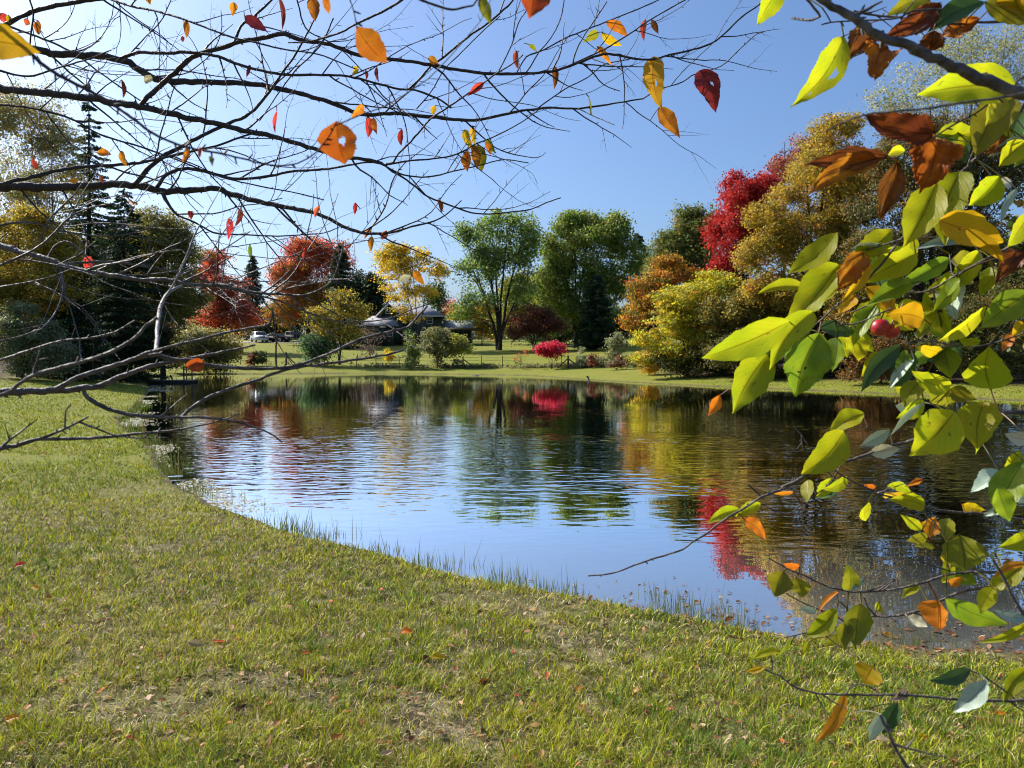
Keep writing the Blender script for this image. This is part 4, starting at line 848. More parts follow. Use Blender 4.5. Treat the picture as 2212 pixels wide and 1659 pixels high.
SUV = [(-2.3,.42),(-2.36,.85),(-2.25,1.1),(-2.05,1.68),(-1.8,1.76),(.2,1.76),(.45,1.70),(1.15,1.14),(2.1,1.03),(2.32,.88),(2.36,.5),(2.25,.36),(-2.2,.36)]
vehicle('suv_car', 'silver white sport utility car parked facing the pond, lit by the sun', 'car', 561, 120, math.radians(-58), 'silver', 4.7, 1.92, SUV, (1.08, .16), .37,
        dict(x=(-1.42, 1.45), panes=[[(-1.9,1.16),(-.75,1.16),(-.75,1.62),(-1.78,1.62)], [(-.66,1.16),(.75,1.16),(.35,1.60),(-.66,1.62)]], screens=[(1.15,1.14,.45,1.70),(-2.25,1.1,-2.05,1.68)], lamp=.86, mirror=(.75, 1.12)), 1)
SED = [(-2.3,.4),(-2.38,.75),(-2.2,.98),(-1.55,1.02),(-1.0,1.38),(-.5,1.45),(.2,1.44),(.5,1.36),(1.2,.98),(2.1,.86),(2.36,.68),(2.38,.42),(2.2,.28),(-2.2,.28)]
vehicle('sedan_car', 'black low sedan car parked between the silver car and the dark pickup', 'car', 599, 121, math.radians(-22), 'black', 4.7, 1.84, SED, (.98, .2), .33,
        dict(x=(-1.38, 1.42), panes=[[(-1.28,1.06),(-.35,1.06),(-.35,1.37),(-.85,1.37)], [(-.27,1.06),(.95,1.03),(.42,1.33),(-.27,1.37)]], screens=[(1.2,.98,.5,1.36),(-1.55,1.02,-1.0,1.38)], lamp=.68, mirror=(.9, 1.0)), 2)
PIC = [(-2.7,.5),(-2.75,1.1),(-.95,1.12),(-.9,1.72),(-.7,1.82),(.3,1.82),(.55,1.76),(1.1,1.2),(2.35,1.1),(2.62,.95),(2.65,.55),(2.5,.42),(-2.5,.42)]
vehicle('pickup_truck', 'dark blue pickup truck parked right of the black sedan', 'truck', 634, 122, math.radians(-14), 'navy', 5.4, 1.95, PIC, (1.12, .14), .40,
        dict(x=(-1.75, 1.7), panes=[[(-.8,1.22),(-.05,1.22),(-.05,1.70),(-.74,1.70)], [(.03,1.22),(.85,1.22),(.45,1.66),(.03,1.70)]], screens=[(1.1,1.2,.55,1.76),(-.95,1.12,-.9,1.72)], lamp=.92, mirror=(.8, 1.2)), 3)

def ribbon(name, P, W, lift, mat):
    P = catmull(np.array(P, float), 1.5); T = np.gradient(P, axis=0); T /= np.linalg.norm(T, axis=1, keepdims=True); Nn = np.stack([-T[:, 1], T[:, 0]], 1)
    cols = np.linspace(-1, 1, 7); V = []
    for c in cols:
        q = P + Nn * W / 2 * c; V.append(np.stack([q[:, 0], q[:, 1], ground_h(q[:, 0], q[:, 1]) + lift], 1))
    n = len(P); V = np.concatenate(V); i = np.arange(n - 1)
    F = np.concatenate([np.stack([k * n + i, k * n + i + 1, (k + 1) * n + i + 1, (k + 1) * n + i], 1)[:, ::-1] for k in range(6)])
    return tag(raw(name, V, F, M[mat]), kind='structure')
ribbon('gravel_drive', [(-60, 126), (-45, 121.5), (-36, 121), (-28, 123), (-20, 127), (-15, 131)], 7.0, .06, 'gravel')

# ------------------------------------------------------------------ garden fence
def fence(name, label, pts, posts, wires=(.35, 1.15), h=1.3, braces=(), thick=.09):
    P0 = gpt(*pts[0]); root = thing(name, label, 'fence', P0)
    tops = []
    for px, D in posts:
        p = gpt(px, D); m = MB(); r = thick if (px, D) in braces or not braces else .035
        m.tube([(p.x, p.y, p.z - .2), (p.x + .02, p.y, p.z + h * .6), (p.x + .01, p.y, p.z + h)], [r * 1.1, r, r * .9], 7); m.disc((p.x + .01, p.y, p.z + h - .01), (0, 0, 1), r * .9, .015, 7); m.build('post', M['darkwood'], root); tops.append(p)
    for (px, D) in braces:
        p = gpt(px, D); q = gpt(px + 22 * 76 / D, D - .1); m = MB(); m.tube([(p.x + .08, p.y - .03, p.z + h * .72), (q.x, q.y, q.z + .05)], [.06, .06], 6); m.build('brace', M['darkwood'], root)
    wm = MB()
    for z in wires:
        for a, b in zip(tops[:-1], tops[1:]):
            t = np.linspace(0, 1, 7)[:, None]; A = np.array(a); B = np.array(b); L = A + (B - A) * t; L[:, 2] += z - .04 * (t[:, 0] * (1 - t[:, 0])) * 4; wm.tube(L, np.full(7, .012), 4)
    wm.build('wire', M['wire'], root)
    return root
fence('wire_fence', 'low wire garden fence with a braced timber post left of the young yellow-olive tree', [(520, 75.5)], [(520, 75.5), (576, 75), (618, 75), (660, 74.5), (700, 74)], braces=((618, 75),))
fence('wire_fence', 'low wire garden fence with thin stakes running through the shrubs in front of the house', [(770, 73.6)], [(770, 73.6), (812, 73.4), (862, 73), (905, 72.8), (948, 72.4), (1000, 71.8), (1040, 71.2), (1085, 70.6), (1125, 70)], wires=(.3, .75, 1.05), h=1.15, braces=((1000, 71.8),), thick=.06)
fence('braced_post', 'timber corner post with two slanting braces right of the magenta bush', [(1225, 67.6)], [(1212, 67.8), (1227, 67.4), (1275, 66.4)], braces=((1227, 67.4),), h=1.15)
q = gpt(1227, 67.4); b = MB(); b.tube([(q.x - .06, q.y - .02, q.z + .85), (q.x - .95, q.y, q.z + .02)], [.055, .055], 6); br = b.build('brace', M['darkwood'], bpy.data.objects['braced_post'])

# ------------------------------------------------------------------ swimming dock, post by the water, stones
def dock():
    D = 49.0; s = D / FPX; x0, x1 = (316 - CX) * s, (405 - CX) * s; root = thing('dock', 'low weathered wooden dock at the left shore, half in shade', 'dock', ((x0 + x1) / 2, D, 0))
    m = MB(); n = 15
    for i in range(n):
        a = x0 + (x1 - x0) * i / n; m.box(a + .012, D - .05, .13, a + (x1 - x0) / n - .012, D + 1.7, .165)
    m.build('deck', M['wood'], root)
    f = MB(); f.box(x0, D + .02, .0, x1, D + .08, .127); f.box(x0, D + 1.55, .0, x1, D + 1.61, .127); f.box(x0 + .1, D + .083, .02, x0 + .16, D + 1.547, .12); f.box(x1 - .16, D + .083, .02, x1 - .1, D + 1.547, .12); f.build('frame', M['darkwood'], root)
    for px, dy, h in ((398, .0, 1.05), (393, 1.6, 1.15), (322, .0, .35), (352, -.02, .22)):
        X = (px - CX) * s; t = MB(); t.tube([(X, D + dy - .08, -1.1), (X, D + dy - .08, h)], [.05, .045], 8); t.disc((X, D + dy - .08, h - .005), (0, 0, 1), .045, .01, 8); t.build('post', M['darkwood'], root)
    g = MB(); g.prism([(x0 - 1.6, D + .5, gz(x0 - 1.6, D + .9) + .08), (x0 + .3, D + .5, .17), (x0 + .3, D + 1.3, .17), (x0 - 1.6, D + 1.3, gz(x0 - 1.6, D + .9) + .08)], (0, 0, .04)); g.build('gangplank', M['wood'], root)
dock()
def outlet():
    p = on_z(1272, 815, .32); X, Y = p; Y = min(Y, 56); X = (1272 - CX) / FPX * Y; g = gz(X, Y)
    root = thing('standpipe', 'short dark rusty standpipe with bent top on the mown far bank', 'pipe', (X, Y, g))
    m = MB(); m.tube([(X, Y, g - .2), (X, Y, g + .4), (X - .03, Y, g + .55), (X - .12, Y, g + .60)], [.055, .055, .06, .06], 8); m.build('pipe', M['pipe'], root)
    c = MB(); c.disc((X - .1, Y, g + .62), (-.2, 0, 1), .10, .05, 10); c.build('cap', M['pipe'], root)
    f = MB(); f.box(X + .05, Y - .12, g - .05, X + .38, Y + .12, g + .07); f.build('footing', M['stone'], root)
outlet()
def stone(label, px, D, r, flat, seed, mat='stone'):
    import bmesh
    rng = random.Random(seed); p = gpt(px, D); bm = bmesh.new(); bmesh.ops.create_icosphere(bm, subdivisions=3, radius=1)
    ph = [rng.uniform(0, 6) for _ in range(6)]
    for v in bm.verts:
        k = 1 + .14 * math.sin(3 * v.co.x + ph[0]) + .12 * math.sin(4 * v.co.y + ph[1]) + .09 * math.sin(7 * v.co.z + 5 * v.co.x + ph[2]); v.co *= k
        v.co = Vector((v.co.x * r, v.co.y * r * .8, v.co.z * r * flat))
    me = bpy.data.meshes.new('boulder'); bm.to_mesh(me); bm.free(); me.materials.append(M[mat]); o = bpy.data.objects.new('boulder', me); C.objects.link(o)
    o.location = p + Vector((0, 0, r * flat * .25)); tag(o, label, 'stone', 'boulders on the far bank')
stone('dark boulder on the far bank below the round grey-green shrub', 1072 - 46, 63.5, .55, .5, 1, 'pipe'); stone('pale flat boulder on the far bank right of the dark boulder', 1051, 63, .5, .35, 2)
stone('small pale boulder at the far waterline', 1040, 61.8, .26, .5, 3)
# ------------------------------------------------------------------ close branches and leaves
NEAR = {}; TWP = []
def px_of(P):
    q = np.asarray(P) - np.array([0, 0, EYE]); c, s = math.cos(PITCH), math.sin(PITCH); dep = q[:, 1] * c - q[:, 2] * s
    return np.stack([CX + FPX * q[:, 0] / dep, CY - FPX * (q[:, 1] * s + q[:, 2] * c) / dep], 1)
def near_limb(mb, P, R, rng, sides=7):
    P = np.asarray(P); R = np.asarray(R) * (1 + rng.normal(0, .05, len(P)))
    V, F = tube_arr(P, R, sides); mb.addarr(V, F)

def twig(mb, p, d, L, r, rng, depth, sides=4, spur=.5):
    "one side twig: gently bent, with nodes, buds and finer twigs"
    n = max(4, int(L / .022)); P = [np.array(p, float)]; d = d / np.linalg.norm(d); cur = rng.normal(0, .05, 3); step = L / n
    for i in range(n):
        d = d + cur * .35 + rng.normal(0, .085, 3) * np.array([1, .7, 1]) + np.array([.0, 0, .012]); d /= np.linalg.norm(d); P.append(P[-1] + d * step)
        if rng.random() < .2: cur = rng.normal(0, .14, 3)
    P = np.array(P); TWP.append(P); R = r * (1 - .68 * np.linspace(0, 1, n + 1)); near_limb(mb, P, R, rng, sides)
    for i in range(1, n):
        if rng.random() < spur * .5:      # bud or short spur
            T = P[i + 1] - P[i - 1]; T /= np.linalg.norm(T); s = np.cross(T, [0, 1, 0]) * rng.choice([-1, 1]) + T * .9 + rng.normal(0, .2, 3); s /= np.linalg.norm(s)
            l = rng.uniform(.004, .016); near_limb(mb, np.array([P[i], P[i] + s * l * .6, P[i] + s * l]), np.array([R[i] * .8, R[i] * .8, R[i] * .25]), rng, 4)
        if depth > 0 and rng.random() < .20 and i < n * .85:
            T = P[i + 1] - P[i - 1]; T /= np.linalg.norm(T); sgn = rng.choice([-1, 1]); s = T * .75 + np.cross(T, [0, 1, 0]) * sgn * rng.uniform(.5, .95) + np.array([0, rng.normal(0, .25), 0])
            twig(mb, P[i], s, L * rng.uniform(.25, .55) * (1 - .4 * i / n), R[i] * .62, rng, depth - 1, 4, spur)

def limb(root, pts, w0, w1, d0, d1, seed, tw=1.0, mat='twig', bulge=0.0, ext=None, twl=(.10, .34), depth=2, label=None, power=1.0):
    rng = np.random.default_rng(seed); pts = np.array(pts, float)
    seg = np.concatenate([[0], np.cumsum(np.linalg.norm(np.diff(pts, axis=0), axis=1))]); t = seg / seg[-1]
    Q = np.column_stack([pts, t]); Q = catmull(Q, 13.0); t = np.clip(Q[:, 2], 0, 1)
    d = d0 + (d1 - d0) * t + bulge * np.sin(np.pi * t)
    P = np.array([at(q[0], q[1], dd) for q, dd in zip(Q, d)]); k = d / FPX
    R = (w0 + (w1 - w0) * t ** power) * .5 * k
    P = P + rng.normal(0, 1, P.shape) * (R * .16)[:, None]
    mb = MB(); PP, RR = P, R
    if ext is not None:
        e = np.array(ext); n = 9; u = np.linspace(0, 1, n + 1)[:-1][:, None]
        if ext[0] < 0 or ext[0] > 0 and np.linalg.norm(P[0] - e) < np.linalg.norm(P[-1] - e):
            T = (P[0] - P[2]); T /= np.linalg.norm(T); l = np.linalg.norm(e - P[0]); m = P[0] + T * l * .5; B = e * (1 - u) ** 2 + 2 * m * u * (1 - u) + P[0] * u ** 2
            PP = np.vstack([B, P]); RR = np.concatenate([np.linspace(max(R[0] * 2.0, .012), R[0], n + 1)[:-1], R])
        else:
            T = (P[-1] - P[-3]); T /= np.linalg.norm(T); l = np.linalg.norm(e - P[-1]); m = P[-1] + T * l * .5; B = e * (1 - u) ** 2 + 2 * m * u * (1 - u) + P[-1] * u ** 2
            PP = np.vstack([P, B[::-1]]); RR = np.concatenate([R, np.linspace(R[-1], max(R[-1] * 2, .012), n)])
    near_limb(mb, PP, RR, rng, 8 if w0 > 7 or w1 > 7 else 6)
    # swellings and spurs, side twigs
    L = np.linalg.norm(np.diff(P, axis=0), axis=1).sum()
    for i in range(2, len(P) - 1):
        T = P[i + 1] - P[i - 1]; T /= np.linalg.norm(T); sgn = rng.choice([-1, 1])
        if rng.random() < .26:
            s = np.cross(T, [0, 1, 0]) * sgn + T * .7 + rng.normal(0, .2, 3); s /= np.linalg.norm(s); l = R[i] + rng.uniform(.002, .007); rr = max(R[i] * .35, .0009)
            near_limb(mb, np.array([P[i], P[i] + s * l * .7, P[i] + s * l]), np.array([rr, rr, rr * .4]), rng, 4)
        if rng.random() < .22 * tw:
            s = T * rng.uniform(.6, 1.0) + np.cross(T, [0, 1, 0]) * sgn * rng.uniform(.4, .95) + np.array([0, rng.normal(0, .3), 0])
            twig(mb, P[i], s, rng.uniform(*twl), min(R[i] * .55, .0024) + .0004, rng, depth - (R[i] < .0022))
    o = mb.build('branch', M[mat], root, smooth=True)
    if label: o['label'] = label
    NEAR.setdefault(root.name, []).append((o, P, Q[:, :2], d))
    NEAR[root.name] += [(o, T_, px_of(T_), T_[:, 1]) for T_ in TWP]; TWP.clear()
    return o

# --- the tree on the left: dark bare limbs hanging across the sky
TL = (-3.1, 1.7); g0 = gz(*TL)
LT = thing('overhanging_tree', 'near bare dark-limbed tree whose twigs with sparse red leaves cross the sky', 'tree', (TL[0], TL[1], g0))
mb = MB(); zt = np.linspace(-.25, 4.6, 14); mb.tube(np.stack([TL[0] + .06 * np.sin(zt * 1.3), TL[1] + .05 * np.cos(zt * 1.1), g0 + zt], 1), .135 * (1.15 - zt / 5.5), 12); mb.build('trunk', M['twig'], LT, smooth=True)
def tl(z): return (TL[0], TL[1], g0 + z)
A_ = 2.05; B_ = 1.5; S_ = 1.05
LIMBS = [
 # points, w0, w1, d0, d1, twigs, bulge, extension
 ([(0,60),(55,32),(110,14),(170,4),(230,-5)], 10, 8, A_, A_, .5, 0, 2.9),
 ([(230,-5),(283,13),(333,23),(383,37),(433,55),(500,80),(566,95),(620,108),(690,118),(770,150)], 5, 2.5, A_, A_-.15, .9, -.1, None),
 ([(-20,96),(73,108),(133,117),(200,122),(267,130),(290,143),(317,160),(350,173),(400,177),(467,178),(550,182),(600,192),(650,202),(700,217),(737,230),(770,244),(804,248),(854,245),(904,250),(954,255),(1004,260),(1037,258),(1087,248),(1137,238),(1187,233),(1237,235),(1287,230),(1337,222),(1390,213)], 17, 3, A_, A_+.1, .8, .1, 2.8),
 ([(-20,187),(0,190),(67,197),(133,205),(200,213),(250,223),(300,230),(367,245),(433,260),(500,275),(550,287),(600,297),(650,313),(700,328),(737,337),(760,341),(800,347),(827,354)], 18, 7, A_, A_, .7, 0, 2.6),
 ([(827,354),(847,370),(870,383),(897,403),(924,425),(954,437),(990,450),(1020,460),(1057,462),(1104,458),(1147,452),(1180,438),(1212,427)], 4.5, 2.4, A_, A_-.05, .45, 0, None),
 ([(303,226),(320,210),(350,180),(377,157),(417,123),(450,110),(483,102),(517,90),(567,82),(613,73),(650,87),(700,93),(737,104),(770,117),(847,128),(904,135),(970,147),(1020,155),(1070,160),(1120,159),(1164,157),(1204,152),(1237,140),(1270,128),(1304,117),(1337,120),(1370,127),(1414,128),(1447,118),(1475,113),(1521,100),(1548,87),(1575,63),(1601,37),(1631,17),(1658,-4)], 11, 3, A_, A_+.15, .75, -.12, None),
 ([(-20,402),(0,403),(67,405),(133,403),(200,400),(283,400),(317,405),(350,413),(400,412),(467,407),(500,420),(550,433),(617,448),(667,457),(700,467),(737,487),(770,500),(804,505),(847,502),(887,490),(937,478),(964,463),(997,433)], 21, 2.2, A_-.1, A_-.15, .8, .08, 2.3),
 ([(290,400),(313,373),(333,353),(360,333),(400,313),(450,287),(493,267),(520,257),(550,237),(573,210),(590,187),(610,157),(633,127),(650,97),(663,73),(680,40)], 11, 3, A_-.08, A_, .8, .05, None),
 ([(-20,405),(0,398),(67,383),(117,370),(167,362),(233,358),(300,352),(350,342),(400,330),(467,315),(517,297),(550,287)], 9, 4, A_-.25, A_, .7, 0, 2.35),
 ([(340,404),(353,383),(383,367),(417,365),(467,377),(517,387),(583,380),(633,370),(683,367),(737,360),(790,350),(820,353)], 8, 4, A_-.1, A_, .8, .1, None),
 ([(350,413),(358,430),(368,448),(384,465)], 9, 5, A_-.1, A_-.12, .3, 0, None),
 ([(383,463),(430,462),(470,460),(520,445),(560,440),(610,428)], 3.5, 1.8, A_-.12, A_-.2, .9, 0, None),
 ([(383,465),(420,480),(450,497),(475,505),(530,507),(600,510),(650,507),(700,503),(740,487)], 4.5, 2, A_-.12, A_-.1, .6, 0, None),
 ([(260,126),(300,113),(350,115),(400,113),(450,118),(483,127),(517,140),(567,153),(617,162),(667,162),(737,163),(777,170),(820,182),(864,193),(887,193),(920,202),(954,218),(975,234)], 7.5, 4, A_, A_, .8, -.08, None),
 ([(884,193),(910,167),(930,143),(954,127),(990,97),(1020,73),(1054,50),(1070,37),(1097,13),(1114,-8)], 5, 4, A_, A_-.1, .5, 0, None),
 ([(835,354),(850,350),(860,333),(880,313),(904,287),(930,257),(970,230),(1014,200),(1044,180),(1070,160),(1104,140),(1130,118)], 4.5, 2.5, A_, A_-.2, .8, -.05, None),
 ([(830,357),(887,347),(937,343),(987,333),(1030,310),(1057,300),(1104,277),(1137,257),(1164,237)], 4, 2.2, A_, A_+.1, .9, 0, None),
 ([(820,353),(870,377),(924,382),(980,370),(1037,357),(1087,345),(1142,352)], 4, 2, A_, A_+.12, .9, 0, None),
 ([(507,90),(520,57),(547,37),(573,13),(593,-6)], 6, 4, A_, A_, .6, 0, None),
 ([(877,-6),(837,20),(787,43),(754,60),(737,70),(667,90),(623,92)], 5.5, 3, A_-.5, A_-.4, .3, 0, None),
 ([(900,235),(930,200),(960,150),(990,120),(1040,70),(1080,35)], 3, 2, A_+.1, A_+.2, .8, 0, None),
 ([(1114,160),(1137,123),(1170,110),(1220,83),(1270,63),(1320,43),(1370,23),(1432,-4)], 3.2, 2.4, A_+.05, A_+.2, .7, 0, None),
 ([(1164,232),(1220,193),(1270,167),(1304,140),(1360,128)], 3, 2, A_+.1, A_+.2, .7, 0, None),
 ([(1237,137),(1244,110),(1264,73),(1287,40),(1311,3)], 3.2, 2.2, A_, A_, .5, 0, None),
 ([(1237,138),(1304,107),(1360,73),(1404,43),(1474,3),(1500,-10)], 3.2, 2.6, A_+.1, A_, .5, 0, None),
 ([(1257,137),(1277,153),(1304,183),(1339,197)], 3.2, 1.8, A_, A_, .4, 0, None),
 ([(1250,235),(1287,253),(1328,270)], 2.6, 1.5, A_+.1, A_, .4, 0, None),
 ([(1074,160),(1104,100),(1120,50),(1140,18),(1150,-8)], 3, 2.4, A_, A_-.3, .5, 0, None),
 ([(1387,214),(1420,195),(1475,177),(1494,163),(1528,153),(1558,143),(1581,123),(1608,97),(1635,73),(1652,68)], 2.8, 1.8, A_+.1, A_-.1, .4, 0, None),
 ([(-10,225),(60,232),(150,255),(215,290),(290,313),(340,330),(400,352),(470,380),(560,402),(640,417),(700,432)], 5, 2.5, A_-.2, A_-.1, .9, 0, 2.6),
 ([(-10,48),(70,75),(150,110),(220,160),(300,215),(350,240),(420,262)], 5, 2.5, A_+.2, A_+.1, .8, 0, 3.0),
 ([(62,-8),(72,30),(66,80),(64,120)], 4, 3, A_-.2, A_-.1, .7, 0, None),
 ([(-10,150),(60,165),(120,148),(190,128),(240,108)], 5, 2.5, A_-.3, A_-.2, .7, 0, 2.6),
 ([(250,5),(300,45),(340,70),(370,97)], 3, 1.8, A_+.1, A_+.1, .8, 0, None),
 ([(640,-8),(660,60),(700,85),(740,110),(790,160)], 3.4, 2, A_-.2, A_-.1, .8, 0, None),
 ([(720,40),(690,100),(640,150),(610,190),(560,262)], 3.6, 2.4, A_+.2, A_+.1, .7, 0, None),
 # blurred, very close ones
 ([(-20,40),(60,110),(117,157),(200,200),(283,253),(333,290),(400,317),(483,333),(600,358),(665,342),(706,302),(728,262)], 9, 2.5, .62, .66, .15, 0, 2.5),
 ([(887,-8),(937,10),(977,20),(1022,12)], 6, 4, .7, .7, .2, 0, None),
 ([(752,-12),(764,24),(771,60)], 3, 2.4, .68, .68, 0, 0, None),
 # lower limbs
 ([(-20,520),(0,529),(50,546),(100,559),(143,576),(200,589),(250,596),(300,604),(367,604),(417,616),(483,616),(517,626),(567,634),(617,636),(650,638),(683,629),(717,606),(737,550),(742,520)], 14, 2.4, B_, B_-.1, .9, 0, 1.9),
 ([(133,571),(200,566),(267,568),(333,579),(400,593),(467,616),(533,633),(600,649),(667,676),(731,694),(794,694),(844,687),(894,667),(925,657)], 6, 2.6, B_, B_+.1, .8, .1, None),
 ([(250,596),(330,592),(400,580),(460,552),(500,528),(540,500)], 4, 2, B_, B_+.1, .9, 0, None),
 ([(300,604),(350,616),(420,622),(480,612),(540,590),(600,565),(660,540)], 4, 2, B_, B_-.1, .9, 0, None),
 ([(0,620),(60,610),(110,598),(150,583)], 4, 2.5, B_-.2, B_-.2, .7, 0, 1.9),
 ([(103,559),(117,533),(140,521),(160,529),(180,549),(200,569),(233,596)], 5, 3, B_, B_, .4, 0, None),
 ([(-20,580),(20,565),(80,535),(120,500),(150,470),(190,450),(240,440)], 6, 3, B_-.2, B_-.2, .9, 0, 1.9),
 ([(-20,490),(60,480),(140,500),(220,510),(300,500),(360,470)], 5, 2.2, B_+.1, B_+.2, 1.0, 0, 2.0),
 ([(85,530),(95,500),(110,470),(135,445),(165,415),(178,395)], 4.5, 3, B_-.1, B_-.1, .5, 0, None),
 ([(-20,785),(67,756),(133,736),(200,729),(250,716),(292,692)], 6, 3.5, 1.0, 1.0, .15, 0, 1.6),
 ([(-20,860),(17,849),(50,823),(93,803),(150,789),(217,769),(283,736),(317,703),(340,686)], 9, 7, .78, .78, .08, 0, 1.6),
 ([(-20,849),(0,849),(67,846),(133,843),(200,836),(227,829),(260,813),(300,799),(333,789),(400,776),(467,763),(517,753),(552,745)], 18, 4, .95, 1.05, .12, 0, 1.5),
 ([(120,841),(167,816),(217,799),(267,783),(317,769),(340,766),(367,776),(417,779),(450,789),(533,796),(600,796),(650,786),(700,769),(744,749),(781,732),(819,722),(851,714),(881,707),(899,687),(924,662)], 11, 4.5, .95, 1.1, .12, 0, None),
 ([(267,784),(317,763),(367,749),(433,733),(500,716),(540,709),(583,698),(588,668)], 8, 4, .97, 1.0, .12, 0, None),
 ([(180,840),(185,853),(200,866),(233,883),(283,896),(333,901),(400,901),(450,903),(500,909),(540,919),(583,936),(610,956)], 10, 3, .95, 1.0, .15, 0, None),
 ([(392,901),(417,879),(450,859),(500,839),(550,823),(617,799),(694,787),(769,777),(844,764),(873,756)], 8, 4.5, .98, 1.1, .10, 0, None),
 ([(598,796),(596,770),(597,735),(592,700),(588,668)], 5, 4, 1.02, 1.0, .1, 0, None),
 ([(-20,972),(0,969),(33,963),(83,949),(150,948),(233,944),(300,936),(367,931),(433,919),(483,906),(519,893)], 10, 2.6, .92, 1.0, .2, 0, 1.3),
 ([(83,950),(133,929),(167,913),(191,900)], 7, 4, .92, .92, .2, 0, None),
 ([(170,912),(217,929),(250,941),(300,946),(360,945)], 5, 2.2, .92, .94, .2, 0, None),
 ([(140,924),(143,886),(153,874)], 4.5, 3, .92, .92, .3, 0, None),
]
for i, (p, w0, w1, d0, d1, tw, bu, ex) in enumerate(LIMBS):
    low = p[0][1] > 660
    limb(LT, p, w0, w1, d0, d1, 400 + i, tw * (.55 if low else .95), bulge=bu, ext=tl(ex) if ex else None, twl=(.02, .06) if low else (.10, .36), depth=1 if low else 2, mat='twig' if p[0][1] < 480 else 'apple_and_sunlit_bark')  # lower limbs take the paler bark, painting in the sunlight on them
limb(LT, [(337,757),(340,716),(343,683),(350,653),(367,629),(392,618)], 9.5, 6, 1.02, 1.35, 471, .15, mat='twig_sunlit', label='broken side branch standing upright, bark painted pale as if sunlit')

